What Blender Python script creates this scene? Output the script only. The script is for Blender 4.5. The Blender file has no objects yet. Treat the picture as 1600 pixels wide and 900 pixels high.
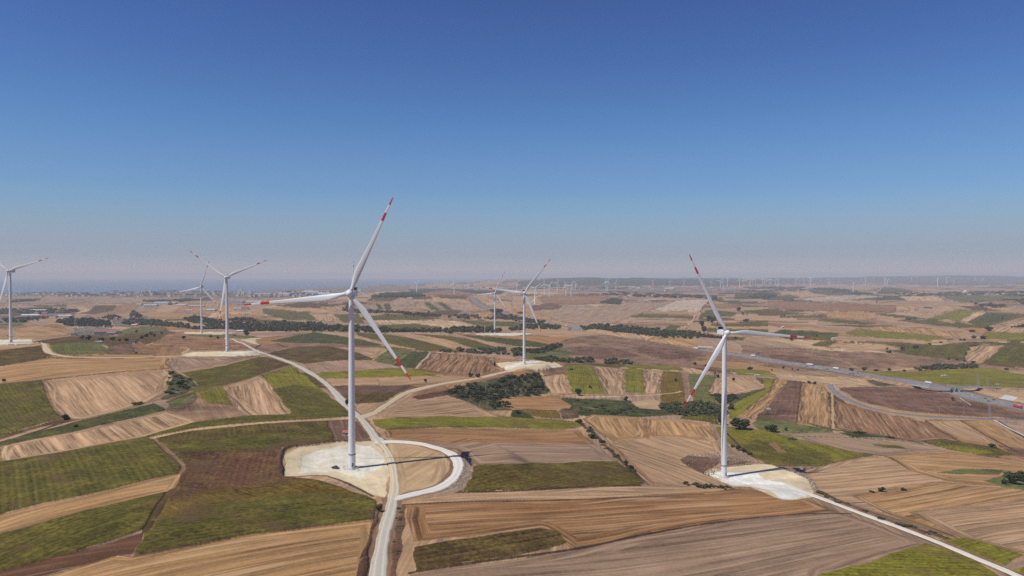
# Wind farm over dry autumn fields, seen from a drone.  All geometry is generated here.
SKY_TINT = (0.80, 1.0, 1.25, 1)
SKY_HAZE = (3.6, 3.9, 4.9, 1)
HAZE_COL = (0.97, 0.94, 0.94, 1)
HAZE_D = 0.00006
import bpy, bmesh, math, random
import numpy as np
from mathutils import Vector, Matrix

sc = bpy.context.scene
R = math.radians
F = 1150.0            # focal length in photo pixels (1600 wide)
PITCH = R(1.0)

# ------------------------------------------------------------------ camera
cam_d = bpy.data.cameras.new('camera')
cam_d.sensor_width = 36.0
cam_d.lens = F / 1600.0 * 36.0
cam_d.clip_start = 1.0
cam_d.clip_end = 120000.0
cam = bpy.data.objects.new('camera', cam_d)
sc.collection.objects.link(cam)
cam.rotation_euler = (R(90) - PITCH, 0, 0)
sc.camera = cam

# ------------------------------------------------------------------ sky, sun, exposure
SUN_EL = R(55)
SUN_AZ = R(244)     # clockwise from +Y
world = bpy.data.worlds.new('World')
sc.world = world
world.use_nodes = True
wn, wl = world.node_tree.nodes, world.node_tree.links
bg = wn['Background']
sky = wn.new('ShaderNodeTexSky')
sky.sky_type = 'NISHITA'
sky.sun_disc = False
sky.sun_elevation = SUN_EL
sky.sun_rotation = SUN_AZ
sky.altitude = 300
sky.air_density = 1.0
sky.dust_density = 0.6
sky.ozone_density = 2.0
# desaturating haze layer close to the horizon, by elevation of the view direction
tc = wn.new('ShaderNodeTexCoord')
sep = wn.new('ShaderNodeSeparateXYZ')
wl.new(tc.outputs['Generated'], sep.inputs[0])
ramp = wn.new('ShaderNodeValToRGB')
els = ramp.color_ramp.elements
els[0].position = 0.0; els[0].color = (0.95, 0.95, 0.95, 1)
els[1].position = 0.42; els[1].color = (0, 0, 0, 1)
e = els.new(0.035); e.color = (0.88, 0.88, 0.88, 1)
e = els.new(0.10); e.color = (0.40, 0.40, 0.40, 1)
e = els.new(0.20); e.color = (0.12, 0.12, 0.12, 1)
wl.new(sep.outputs['Z'], ramp.inputs[0])
tint = wn.new('ShaderNodeMix'); tint.data_type = 'RGBA'; tint.blend_type = 'MULTIPLY'
tint.inputs[0].default_value = 1.0
tint.inputs[7].default_value = SKY_TINT
wl.new(sky.outputs[0], tint.inputs[6])
mixs = wn.new('ShaderNodeMix'); mixs.data_type = 'RGBA'
wl.new(ramp.outputs[0], mixs.inputs[0])
wl.new(tint.outputs[2], mixs.inputs[6])
mixs.inputs[7].default_value = SKY_HAZE
grade = wn.new('ShaderNodeValToRGB')      # deeper blue overhead, paler towards the horizon
ge = grade.color_ramp.elements
GR = [(0.0043, [0.985, 0.905, 0.79]), (0.026, [0.758, 0.78, 0.779]), (0.0692, [0.633, 0.72, 0.76]), (0.112, [0.51, 0.645, 0.745]), (0.1953, [0.438, 0.567, 0.685]), (0.2744, [0.386, 0.474, 0.631]), (0.3481, [0.366, 0.417, 0.591])]
ge[0].position = GR[0][0]; ge[0].color = (*GR[0][1], 1)
ge[1].position = GR[-1][0]; ge[1].color = (*GR[-1][1], 1)
for p_, c_ in GR[1:-1]:
    e = ge.new(p_); e.color = (*c_, 1)
wl.new(sep.outputs['Z'], grade.inputs[0])
mg = wn.new('ShaderNodeMix'); mg.data_type = 'RGBA'; mg.blend_type = 'MULTIPLY'; mg.inputs[0].default_value = 1.0
wl.new(mixs.outputs[2], mg.inputs[6]); wl.new(grade.outputs[0], mg.inputs[7])
wl.new(mg.outputs[2], bg.inputs['Color'])
bg.inputs['Strength'].default_value = 0.117

sun_dir = Vector((math.sin(SUN_AZ) * math.cos(SUN_EL), math.cos(SUN_AZ) * math.cos(SUN_EL), math.sin(SUN_EL)))
sun_d = bpy.data.lights.new('sun', 'SUN')
sun_d.energy = 4.1
sun_d.angle = R(0.5)
sun_d.color = (1.0, 0.95, 0.87)
sun = bpy.data.objects.new('sun', sun_d)
sc.collection.objects.link(sun)
sun.rotation_euler = (-sun_dir).to_track_quat('-Z', 'Y').to_euler()
sun.location = (-300, -300, 600)

vs = sc.view_settings
vs.view_transform = 'Standard'; vs.look = 'None'
vs.exposure = 0.0; vs.gamma = 1.0
vs.use_curve_mapping = False
sc.cycles.volume_bounces = 0
sc.cycles.max_bounces = 4
sc.cycles.diffuse_bounces = 2
sc.cycles.glossy_bounces = 2
sc.cycles.transparent_max_bounces = 8
sc.cycles.use_denoising = False

rng = np.random.default_rng(7)
random.seed(7)

# ------------------------------------------------------------------ helpers
def srgb(r, g, b):
    return tuple(((c / 255.0) / 12.92 if c <= 10 else (((c / 255.0) + 0.055) / 1.055) ** 2.4) for c in (r, g, b))

def tag(o, label=None, cat=None, group=None, kind=None):
    if label: o['label'] = label
    if cat: o['category'] = cat
    if group: o['group'] = group
    if kind: o['kind'] = kind
    return o

def link(o, parent=None):
    sc.collection.objects.link(o)
    if parent is not None: o.parent = parent
    return o

def empty(name, loc=(0, 0, 0), rz=0.0, s=1.0):
    o = bpy.data.objects.new(name, None)
    o.location = loc; o.rotation_euler = (0, 0, rz); o.scale = (s, s, s)
    return link(o)

class MB:
    """collects geometry, builds ONE mesh"""
    def __init__(s):
        s.v = []; s.f = []; s.m = []; s.sm = []
    def add(s, verts, faces, mi=0, smooth=False):
        b = len(s.v)
        s.v += [tuple(p) for p in verts]
        for f in faces:
            s.f.append(tuple(b + i for i in f)); s.m.append(mi); s.sm.append(smooth)
    def box(s, c, d, mi=0, rz=0.0, taper=1.0):
        x, y, z = d[0] / 2, d[1] / 2, d[2] / 2
        vs_ = []
        for k, (sx, sy, sz) in enumerate([(-1,-1,-1),(1,-1,-1),(1,1,-1),(-1,1,-1),(-1,-1,1),(1,-1,1),(1,1,1),(-1,1,1)]):
            t = taper if sz > 0 else 1.0
            px, py = sx * x * t, sy * y * t
            vs_.append((c[0] + px * math.cos(rz) - py * math.sin(rz), c[1] + px * math.sin(rz) + py * math.cos(rz), c[2] + sz * z))
        s.add(vs_, [(0,3,2,1),(4,5,6,7),(0,1,5,4),(1,2,6,5),(2,3,7,6),(3,0,4,7)], mi)
    def rings(s, rings, mi=0, smooth=True, cap=True):
        n = len(rings[0]); vs_ = [p for r in rings for p in r]; fs = []
        for i in range(len(rings) - 1):
            for k in range(n):
                a = i * n + k; b = i * n + (k + 1) % n
                fs.append((a, b, b + n, a + n))
        s.add(vs_, fs, mi, smooth)
        if cap:
            s.add(rings[0], [tuple(range(n))[::-1]], mi); s.add(rings[-1], [tuple(range(n))], mi)
    def tube(s, p0, p1, r0, r1=None, n=6, mi=0, smooth=True):
        r1 = r0 if r1 is None else r1
        p0 = Vector(p0); p1 = Vector(p1); d = (p1 - p0).normalized()
        a = d.orthogonal().normalized(); b = d.cross(a)
        rr = []
        for p, r in ((p0, r0), (p1, r1)):
            rr.append([tuple(p + a * (r * math.cos(2 * math.pi * k / n)) + b * (r * math.sin(2 * math.pi * k / n))) for k in range(n)])
        s.rings(rr, mi, smooth)
    def mesh(s, name, mats):
        me = bpy.data.meshes.new(name)
        me.from_pydata(s.v, [], s.f)
        for m in mats: me.materials.append(m)
        me.polygons.foreach_set('material_index', s.m)
        me.polygons.foreach_set('use_smooth', s.sm)
        me.update()
        return me
    def build(s, name, mats, parent=None):
        if not isinstance(mats, (list, tuple)): mats = [mats]
        return link(bpy.data.objects.new(name, s.mesh(name, mats)), parent)

def kids(o):
    return [c for c in bpy.data.objects if c.parent == o]

def copy_tree(o, cache={}):
    """a thing with its parts and sub-parts"""
    key = o.name
    if key not in cache:
        cache[key] = [(c, kids(c)) for c in kids(o)]
    r = link(o.copy()); r.parent = None
    for c, g in cache[key]:
        cc = link(c.copy(), r)
        for h in g: link(h.copy(), cc)
    return r

def simple_mat(name, col, rough=0.8, var=0.0, scale=0.5, spec=0.3, col2=None, metallic=0.0, dist=True):
    m = bpy.data.materials.new(name); m.use_nodes = True
    nt = m.node_tree; n = nt.nodes; l = nt.links
    b = n['Principled BSDF']
    b.inputs['Roughness'].default_value = rough
    b.inputs['Specular IOR Level'].default_value = spec
    b.inputs['Metallic'].default_value = metallic
    b.inputs['Base Color'].default_value = (*col, 1)
    if var > 0 or col2:
        t = n.new('ShaderNodeTexCoord'); nz = n.new('ShaderNodeTexNoise')
        nz.inputs['Scale'].default_value = scale; nz.inputs['Detail'].default_value = 3
        l.new(t.outputs['Object'], nz.inputs['Vector'])
        rp = n.new('ShaderNodeValToRGB')
        c2 = col2 or tuple(c * (1 + var) for c in col)
        c1 = col if col2 else tuple(c * (1 - var) for c in col)
        rp.color_ramp.elements[0].position = 0.35; rp.color_ramp.elements[1].position = 0.65
        rp.color_ramp.elements[0].color = (*c1, 1); rp.color_ramp.elements[1].color = (*c2, 1)
        l.new(nz.outputs['Fac'], rp.inputs[0]); l.new(rp.outputs[0], b.inputs['Base Color'])
    return m

# ------------------------------------------------------------------ photo pixel -> world ray
CP, SP = math.cos(PITCH), math.sin(PITCH)
def ray_dir(px, py):
    """unit forward (y = 1) direction of a photo pixel"""
    px = np.asarray(px, float); py = np.asarray(py, float)
    a = (px - 800.0) / F; b = -(py - 450.0) / F
    dy = CP + b * SP; dz = -SP + b * CP
    return a / dy, dz / dy          # x/y , z/y
def to_px(x, y, z):
    """world -> photo pixel"""
    yc = y * CP - z * SP; zc = y * SP + z * CP
    yc = np.where(yc < 1e-3, 1e-3, yc)
    return 800.0 + F * x / yc, 450.0 - F * zc / yc

# ------------------------------------------------------------------ terrain height
CTRL = [  # photo x, photo y, ground level there (camera at 0)
 (550,731,-124.3),(1131,745,-157),(819,569,-140),(773,520,-162),(355,549,-116),(315,520,-142),(17,535,-106),(552,519,-147),
 (0,600,-115),(0,720,-122),(0,880,-121),(300,880,-122),(600,900,-128),(900,890,-140),(1250,890,-152),(1580,890,-156),(300,700,-121),(200,620,-117),
 (700,720,-125),(850,740,-136),(1000,720,-146),(1600,760,-172),(1400,760,-165),(1500,690,-180),(1250,660,-168),(1050,640,-165),(900,620,-160),(760,620,-152),
 (620,640,-136),(650,590,-136),(700,560,-140),(460,560,-126),(480,620,-124),(1150,600,-172),(960,585,-158),(870,590,-152),
 (960,550,-174),(1080,552,-178),(1000,527,-164),(1055,535,-168),(960,521,-168),(1272,571,-190),(1430,598,-190),(1600,640,-190),(850,503,-190),(910,515,-190),(1110,544,-190),(740,470,-175),
 (1350,625,-184),(1500,652,-184),(1400,545,-186),(1550,545,-182),(1400,520,-182),(1500,490,-180),(1500,460,-182),(1300,480,-186),(1250,455,-186),
 (130,520,-176),(130,505,-180),(230,475,-186),(200,460,-196),(60,490,-186),(450,512,-170),(480,495,-182),(640,485,-175),(640,462,-128),(560,470,-160),(700,463,-150),
 (900,465,-172),(950,490,-185),(1050,470,-188),(1060,500,-190),(950,450,-190),(800,447,-195),(700,450,-196),(480,450,-204),(350,458,-198),(50,455,-204),
 (1100,446,-195),(1350,444,-190),(1550,446,-190),(700,540,-146),(600,530,-148),(230,540,-124),(300,530,-124),(120,545,-110),
]
def _ctrl():
    P_, Z_ = [], []
    for px, py, z in CTRL:
        a, b = ray_dir(px, py)
        y = z / b
        P_.append((a * y, y)); Z_.append(z)
    return np.array(P_), np.array(Z_)
CPT, CZ = _ctrl()
def _feat(x, y):
    r = np.hypot(x, y)
    return np.stack([np.arctan2(x, y) / 0.26, np.log(np.clip(r, 250, 40000)) / 0.34], -1)
CF = _feat(CPT[:, 0], CPT[:, 1])
ZM = -178.0
_K = np.exp(-0.5 * ((CF[:, None] - CF[None]) ** 2).sum(-1))
CW = np.linalg.solve(_K + 0.02 * np.eye(len(CF)), CZ - ZM)
_sr = np.random.default_rng(3)
UND = [(math.cos(t) / L, math.sin(t) / L, ph, L) for L in (160, 230, 330, 480, 700, 1100, 1700) for t, ph in zip(_sr.uniform(0, 6.28, 3), _sr.uniform(0, 6.28, 3))]
SITES = [(550,731),(1131,745),(819,569),(773,520),(355,549),(315,520),(17,535)]
SITE_XY = []
for k in range(7):
    SITE_XY.append(CPT[k])
SITE_XY = np.array(SITE_XY)
PADS = [(-66, 503, -124.4, 62, 20), (165 + 26, 583, -157.0, 33, 16), (19, 1158, -140.0, 34, 18), (-432, 1118, -116, 34, 16), (-790, 1158, -106, 34, 16)]
HILLS = [  # azimuth px, distance, height, half-width across (m), along (m)
 (900,13800,118,1500,1100),(1010,15500,128,1700,1300),(1110,17500,130,1700,1300),(830,15500,95,1200,900),
 (1230,21000,112,2600,1200),(1380,22500,118,2800,1200),(1530,22500,120,2800,1200),(1650,21500,110,2800,1200),(700,19000,95,1800,1300),(1700,9000,30,1200,900),(600,21000,60,1500,1300),
 (1150,26000,120,4000,1500),(1450,30000,130,6000,1500),(900,24000,110,4000,1500)]
def H(x, y, und=True):
    x = np.asarray(x, float); y = np.asarray(y, float)
    shp = x.shape; x = x.ravel(); y = y.ravel()
    out = np.empty(len(x))
    for s in range(0, len(x), 60000):
        xs, ys = x[s:s + 60000], y[s:s + 60000]
        f = _feat(xs, ys)
        d2 = ((f[:, None] - CF[None]) ** 2).sum(-1)
        z = ZM + np.exp(-0.5 * d2) @ CW
        r = np.hypot(xs, ys)
        far = np.clip((r - 9000) / 4000, 0, 1)
        z = z * (1 - far) + far * (-198 - 4 * 0)
        u = np.zeros(len(xs))
        for kx, ky, ph, L in UND:
            amp = L * 0.0016 * np.clip(r / 900.0 if L < 300 else r / 1500.0, 0.25, 3.0) * (1 if L < 600 else 0.8)
            u += amp * np.sin(6.283 * (kx * xs + ky * ys) + ph)
        for sx, sy in SITE_XY:
            u *= 1 - np.exp(-((xs - sx) ** 2 + (ys - sy) ** 2) / 130.0 ** 2)
        u *= np.clip((r - 200) / 300, 0, 1)
        z = z + np.clip(u, -14, 14)
        for px, D, hh, wa, wl_ in HILLS:
            hx = (px - 800) / F * D
            z = z + 0.66 * hh * np.exp(-0.5 * (((xs - hx) / wa) ** 2 + ((ys - D) / wl_) ** 2)) * (1 + 0.10 * np.sin(xs / 510 + hh) + 0.06 * np.sin(xs / 190))
        for sx, sy, sz, rad, tr in PADS:
            dd_ = np.hypot(xs - sx, ys - sy); w = np.clip((rad + tr - dd_) / tr, 0, 1); w = w * w * (3 - 2 * w)
            z = z * (1 - w) + sz * w
        z = np.where(r < 12000, np.maximum(z, -203.0), z)
        # the coast: land falls under the sea in the far left
        ang = 800 + F * xs / np.maximum(ys, 1)
        coast = 9500 + np.clip((ang - 300) / 300, 0, 3) ** 2 * 4200 + 350 * np.sin(ang / 37.0) + 200 * np.sin(ang / 13.0)
        t = np.clip((r - coast) / 600, 0, 1)
        z = z * (1 - t) + (-222) * t
        out[s:s + 60000] = np.clip(z, -222, 60)
    return out.reshape(shp)
SEA = -207.0

_T = np.concatenate([[150], 150 * np.exp(np.cumsum(np.full(640, 0.0088)))])
def hit(px, py):
    """ground point seen at a photo pixel (forward distance solved against the terrain)"""
    px = np.atleast_1d(np.asarray(px, float)); py = np.atleast_1d(np.asarray(py, float))
    res = np.empty((len(px), 3))
    a, b = ray_dir(px, py)
    for i in range(len(px)):
        ys = _T; zs = b[i] * ys
        h = np.maximum(H(a[i] * ys, ys), SEA - 3)
        k = np.argmax(zs < h)
        if not (zs < h).any(): k = len(ys) - 1
        k = max(k, 1)
        for _ in range(3):
            lo, hi = (ys[k - 1], ys[k])
            sub = np.linspace(lo, hi, 12); hz = H(a[i] * sub, sub); kk = np.argmax(b[i] * sub < hz)
            if not (b[i] * sub < hz).any(): break
            kk = max(kk, 1); ys = sub; k = kk
        y = ys[k]
        res[i] = (a[i] * y, y, H(np.array([a[i] * y]), np.array([y]))[0])
    return res
def hit1(px, py):
    return hit([px], [py])[0]
def smooth_line(pts, step=5.0):
    """photo polyline -> world polyline (x, y), Catmull-Rom resampled"""
    w = hit([p[0] for p in pts], [p[1] for p in pts])[:, :2]
    w = np.vstack([2 * w[0] - w[1], w, 2 * w[-1] - w[-2]])
    out = []
    for i in range(1, len(w) - 2):
        n = max(2, int(np.hypot(*(w[i + 1] - w[i])) / step))
        t = np.linspace(0, 1, n, endpoint=False)[:, None]
        p0, p1, p2, p3 = w[i - 1], w[i], w[i + 1], w[i + 2]
        out.append(0.5 * ((2 * p1) + (-p0 + p2) * t + (2 * p0 - 5 * p1 + 4 * p2 - p3) * t ** 2 + (-p0 + 3 * p1 - 3 * p2 + p3) * t ** 3))
    out.append(w[-2][None])
    return np.vstack(out)
# ------------------------------------------------------------------ ground cover palette (photo tone -> albedo)
TONE = 1.02
PAL = {
 'straw': (188,156,120), 'tan': (172,138,106), 'pink': (155,127,104), 'gold': (166,128,88), 'ochre': (158,116,78), 'brown': (140,104,76),
 'dbrown': (112,84,66), 'plough': (96,72,60), 'scrub': (134,104,82), 'rscrub': (112,82,66), 'grey': (152,124,102), 'pale': (180,160,138),
 'green': (88,81,34), 'dgreen': (64,70,36), 'ygreen': (118,111,36), 'ogreen': (88,75,36), 'gbrown': (90,71,42), 'rust': (94,64,47), 'mustard': (106,84,34),
 'thicket': (78,78,50), 'forest': (46,56,38), 'sand': (214,194,160), 'gravel': (230,227,222), 'gravelmix': (218,211,196), 'town': (120,108,96), 'edge': (84,62,48), 'grass': (98,98,56),
}
PAL = {k: tuple(c * f / TONE for c, f in zip(srgb(*v), (.91, .91, .85))) for k, v in PAL.items()}
# kinds: 0 stubble, 1 crop, 2 scrub, 3 gravel, 4 ploughed, 5 thicket
FIELDS = []
def fld(col, kind, pts, row=None, amp=None, h=None):
    if isinstance(pts, str):
        q = [float(v) for v in pts.replace(';', ' ').replace(',', ' ').split()]
        pts = list(zip(q[::2], q[1::2]))
    if amp is None: amp = {0: 1.0, 1: 0.45, 2: 0.25, 3: 0.15, 4: 0.4, 5: 0.0}[kind]
    if h is None: h = {0: 0.0, 1: 1.3, 2: 0.1, 3: -0.1, 4: 0.0, 5: 0.6}[kind]
    FIELDS.append((col, kind, np.array(pts, float), row, amp, h))

# ---- far distance
fld('pink',0,'-100,472 0,463 200,463 400,465 520,462 530,470 400,476 200,474 0,478',amp=.5)
fld('town',2,'-60,463 60,462 200,464 330,465 400,466 520,461 640,452 640,446 400,449 -60,449')
fld('thicket',2,'222,468 270,467.5 330,468 330,469.5 280,470 230,470')
fld('thicket',2,'20,468 64,467 62,470 20,471')
fld('grey',0,'0,471 80,469 150,470 120,474 0,475',amp=.4)
fld('forest',5,'800,440 860,435 1000,432 1160,434 1160,446 1080,447 1000,446 900,446 820,447',h=6)
fld('forest',5,'1150,444 1200,434 1400,431 1900,430 1900,446 1620,444 1480,446 1400,443 1300,441 1200,443',h=6)
fld('forest',5,'640,452 700,451 790,455 780,460 700,458 640,458',h=4)
fld('thicket',5,'945,450 1000,448 1040,450 1030,453 950,454')
fld('town',2,'890,449 1180,449 1180,455 1000,457 890,455')
fld('tan',0,'1150,447 1320,444 1400,446 1420,449 1320,452 1200,452 1120,452')
fld('pale',0,'1523,434 1546,434 1546,436 1523,436')
fld('thicket',2,'1160,449 1200,447 1260,449 1250,451 1180,452')
# ---- middle distance base
fld('tan',0,'800,462 860,462 900,480 1000,472 1060,470 1000,500 940,520 1100,545 1000,545 800,540',row=(1200,500,1500,480),amp=.5)
fld('scrub',2,'-300,500 0,498 40,507 10,513 -300,515')
fld('gold',0,'-300,516 0,515 60,509 100,513 118,520 100,524 60,529 0,531 -300,534')
fld('grass',2,'-300,500 0,500 45,503 20,510 -300,514')
fld('town',2,'0,484 60,481 130,484 110,489 60,494 55,500 0,506 -300,508 -300,482')
fld('gbrown',1,'50,478 105,476 104,479 70,480',h=.5)
fld('gbrown',1,'20,490 50,489 45,493 20,494',h=.5)
fld('gold',0,'245,487 330,492 320,497 270,499 200,500 130,494 180,490',row=(200,494,300,492))
fld('ochre',0,'330,499 355,490 400,492 420,497 340,504')
fld('town',2,'175,500 230,494 225,510 180,510')
fld('town',2,'115,513 160,512 185,516 150,524 118,524')
fld('grass',1,'178,521 205,512 240,510 262,514 256,520 215,524 185,524')
fld('gbrown',1,'75,540 50,534 110,526 180,526 260,516 275,520 255,530 220,541 180,546 165,540 120,536')
fld('dbrown',2,'170,541 215,536 246,552 230,554 168,554')
fld('brown',4,'205,536 218,534 248,550 232,553 212,552')
fld('brown',2,'222,546 262,522 300,518 345,524 377,537 372,546 285,547 280,557 238,557 248,551 225,541',amp=.3)
fld('grass',1,'288,523 345,522 400,526 398,529 330,528')
fld('sand',0,'375,531 400,528 425,530 440,537 418,541 396,537',amp=.2)
# left-centre strips
fld('green',1,'411,482 440,484 482,489 497,501 450,500 430,495 411,489')
fld('tan',0,'482,489 520,491 534,503 499,502',row=(498,491,516,503),amp=1.4)
fld('green',1,'520,491 560,491 569,505 536,504')
fld('green',1,'380,502 400,499 470,503 460,508 400,507')
fld('gbrown',1,'430,478 470,472 545,476 540,482 470,481',h=.4)
fld('tan',0,'500,480 540,476 560,480 520,487',row=(505,478,520,486),amp=1.4)
fld('green',1,'583,462 626,464 612,470 574,470')
fld('brown',2,'650,459 700,453 740,458 730,463 680,464',h=0)
fld('gbrown',1,'680,461 730,462 728,467 690,466')
fld('pink',0,'560,476 600,473 640,472 700,474 740,472 775,478 770,487 720,486 640,484 570,484',row=(640,474,660,484),amp=1.3)
fld('dgreen',1,'600,475 609,475 612,484 602,484')
fld('dgreen',1,'586,474 591,474 600,483 592,483')
fld('dgreen',1,'662,473 671,473 686,484 674,484')
fld('dgreen',1,'683,473 692,473 707,484 697,484')
fld('gbrown',1,'680,490 700,485 726,485 706,494')
fld('gold',0,'715,495 740,488 775,486 762,496 730,498',row=(730,496,760,488))
fld('green',1,'600,490 650,494 690,498 650,500 600,498')
fld('straw',0,'570,500 660,500 720,501 745,509 710,514 660,511 600,508',row=(640,501,690,512),amp=1.2)
fld('green',1,'720,502 800,503 830,506 800,511 740,508')
fld('green',1,'590,508 650,506 692,512 600,516')
fld('gold',0,'860,500 820,500 800,495 790,487 830,480 900,478')
# big brown field right of the highway
fld('pink',0,'838,478 880,472 985,472 1060,472 1010,488 960,505 925,512 880,503 845,493',row=(900,500,1020,470),amp=.7)
fld('rscrub',2,'826,478 860,474 880,478 870,483 832,485')
fld('brown',0,'838,465 870,461 940,462 985,470 900,476 850,474',row=(860,470,940,466))
fld('gbrown',1,'890,461 930,458 945,461 915,463',h=.4)
fld('straw',0,'905,476 940,475 960,476 940,479 900,478')
fld('pale',0,'1015,486 1058,469 1110,467 1094,487',row=(1040,486,1100,468),amp=.8)
fld('gold',0,'1004,488 1094,488 1090,492 1000,492')
fld('green',1,'1000,490.5 1088,494 1085,498 982,495.5')
fld('tan',0,'990,499 1085,500 1078,506 980,504')
fld('brown',4,'965,506 1075,507 1070,510 960,509')
fld('green',1,'1046,508 1064,509 1052,519 1035,516',h=1)
fld('tan',0,'1064,509 1078,508 1066,522 1052,519',row=(1074,509,1060,521),amp=1.2)
fld('green',1,'1096,488 1112,484 1150,489 1148,494 1093,496')
fld('gbrown',1,'1092,497 1140,497 1150,500 1092,500',h=.8)
fld('green',1,'1100,512 1130,514 1200,515 1200,520 1105,518')
fld('ogreen',1,'1110,506 1200,505 1200,510 1112,510')
fld('green',1,'1150,503 1200,501 1200,504 1160,507')
fld('green',1,'1162,486 1200,483 1200,488 1165,491')
fld('tan',0,'1105,519 1200,521 1195,527 1110,525')
fld('green',1,'1120,527 1165,527 1160,532 1130,532')
fld('dgreen',1,'1150,458 1200,457 1202,466 1147,467',h=.5)
fld('gbrown',1,'1200,463 1244,461 1255,465 1200,469',h=.5)
fld('tan',0,'1200,454 1258,452 1300,460 1340,463 1330,466 1240,468 1250,464 1230,460',row=(1240,453,1280,465))
fld('thicket',5,'1260,453 1290,449 1330,453 1365,459 1300,461.5 1270,458',h=2)
fld('pale',0,'1240,468 1300,462 1360,461 1380,464 1310,470 1270,471')
fld('brown',0,'1200,471 1260,471 1330,474 1400,478 1400,487 1300,486 1200,484',amp=.3)
fld('dgreen',1,'1335,469 1385,463 1415,464 1416,469',h=.6)
fld('dgreen',1,'1370,459 1383,448 1400,450 1402,459',h=.6)
fld('gbrown',1,'1400,459 1400,449 1425,455 1428,459',h=.5)
fld('straw',0,'1404,463 1460,462 1480,470 1420,471',row=(1420,462,1445,470),amp=1.1)
fld('grass',1,'1462,461 1900,463 1900,469 1500,472',h=.6)
fld('scrub',2,'1545,470 1600,468 1620,476 1560,480')
fld('green',1,'1200,484 1217,483 1217,488 1200,488')
fld('gbrown',1,'1217,486 1240,484 1280,486 1218,488',h=.6)
fld('green',1,'1219,493 1290,492 1292,496.5 1219,496.5')
fld('green',1,'1275,501 1290,498 1372,505 1350,508')
fld('gold',0,'1295,488 1340,486 1400,490 1410,496 1350,500 1290,495',amp=.6)
fld('dgreen',1,'1366,491 1380,490 1450,497 1430,500')
fld('tan',0,'1380,490 1440,484 1496,484 1450,498',row=(1400,491,1450,484),amp=1.1)
fld('ygreen',1,'1450,498 1500,484 1528,486 1497,502 1440,503')
fld('green',1,'1400,501 1460,499 1500,504 1540,512 1500,512 1440,506')
fld('tan',0,'1462,500 1480,498 1496,504 1480,505')
fld('straw',0,'1497,503 1527,487 1543,488 1512,503',row=(1500,502,1534,488))
fld('green',1,'1512,503 1543,488 1600,490 1900,488 1900,498 1600,495 1550,508 1530,513')
fld('dgreen',1,'1523,504 1545,490 1590,493 1560,503',h=1)
fld('tan',0,'1550,510 1600,498 1900,500 1900,520 1600,521 1545,519',row=(1560,515,1600,502),amp=1.1)
fld('gold',0,'1335,515 1370,510 1440,512 1505,520 1500,527 1440,526 1340,520',row=(1400,515,1410,522),amp=1.2)
fld('dgreen',1,'1200,522 1224,515 1312,521 1296,532 1230,530')
fld('green',1,'1228,530 1270,524 1310,524 1290,531',h=1)
fld('ygreen',1,'1322,520 1337,514 1450,524 1494,531 1440,534 1325,523')
fld('tan',0,'1310,524 1445,532 1450,540 1400,541 1300,531',row=(1320,526,1440,536))
fld('green',1,'1295,533 1400,535 1480,541 1420,546 1380,538 1290,534')
fld('tan',0,'1310,535 1380,538 1408,546 1340,548 1290,543')
fld('green',1,'1266,540 1282,534 1310,535 1290,542')
fld('straw',0,'1297,548 1306,543 1324,545 1314,550')
fld('ygreen',1,'1540,520 1600,521 1900,522 1900,532 1600,532 1530,530')
fld('green',1,'1392,549 1450,541 1510,535 1540,536 1515,543 1506,560 1460,558 1420,555')
fld('green',1,'1520,534 1600,535 1900,534 1900,580 1600,575 1560,570 1535,568 1568,541 1545,538')
fld('tan',0,'1507,562 1511,545 1532,540 1568,540 1533,569 1515,566',row=(1550,541,1522,567),amp=1.1)
fld('scrub',2,'1160,540 1300,548 1400,553 1480,560 1540,569 1600,577 1600,584 1500,577 1340,578 1200,562 1160,556')
fld('rscrub',2,'1200,555 1260,558 1300,566 1290,571 1210,562')
fld('ygreen',1,'1335,580 1420,582 1470,577 1540,575 1600,584 1900,590 1900,607 1600,606 1500,604 1430,598',h=.7)
fld('tan',0,'1345,577 1420,574 1480,576 1420,582')
fld('tan',0,'1570,580 1600,578 1900,580 1900,586 1600,586')
# ---- slope below the middle wood
fld('ochre',0,'400,530 440,525 500,519 540,524 500,526 420,541 400,536',amp=.5)
fld('dgreen',1,'422,533 450,527 492,519 521,522 560,530 606,540 560,541 520,537 470,538')
fld('tan',0,'492,519 600,520 650,530 650,547 606,541 560,530',amp=.5)
fld('green',1,'555,520 600,522 640,528 712,547 660,548 620,540 600,535 560,525')
fld('tan',0,'612,520 660,522 700,530 742,545 712,547 640,528',amp=.5)
fld('green',1,'640,521 700,525 755,535 782,545 740,545 700,531')
fld('tan',0,'700,523 740,526 790,540 815,545 782,545 740,532',amp=.5)
fld('dgreen',1,'712,522 760,523 818,531 860,539 842,543 800,540 760,533')
fld('ochre',0,'700,521 745,521 815,524 905,528 905,540 860,539 818,531',amp=.5)
fld('scrub',2,'418,553 396,541 440,536 520,537 600,543 600,546 540,543 500,541 450,546',h=0)
fld('gbrown',1,'419,552 460,543 512,541 550,549 583,560 580,563 520,564 476,569 445,562')
fld('pink',0,'476,569 520,565 580,564 612,568 640,575 600,577 540,580 492,584',amp=.5)
fld('tan',0,'520,542 600,543 606,547 583,561 552,549',row=(560,546,590,550),amp=1.2)
fld('grass',0,'606,547 646,549 612,570 583,563',row=(640,549,600,568),amp=.7)
fld('dgreen',1,'646,549 674,550 648,576 612,571',row=(668,550,640,575))
fld('brown',0,'676,551 720,553 772,558 776,572 793,577 760,588 718,587 648,577',row=(716,553,694,580),amp=1.3)
fld('ygreen',1,'490,584 540,580 604,576 646,577 689,585 650,588 600,590 502,592',h=1)
fld('tan',0,'502,592 600,590 690,587 742,590 735,596 680,600 580,602 520,603',amp=.6)
fld('plough',4,'518,604 640,602 655,606 600,628 556,631 540,626')
fld('gbrown',1,'545,614 636,612 600,628 556,631',h=.8)
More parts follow.
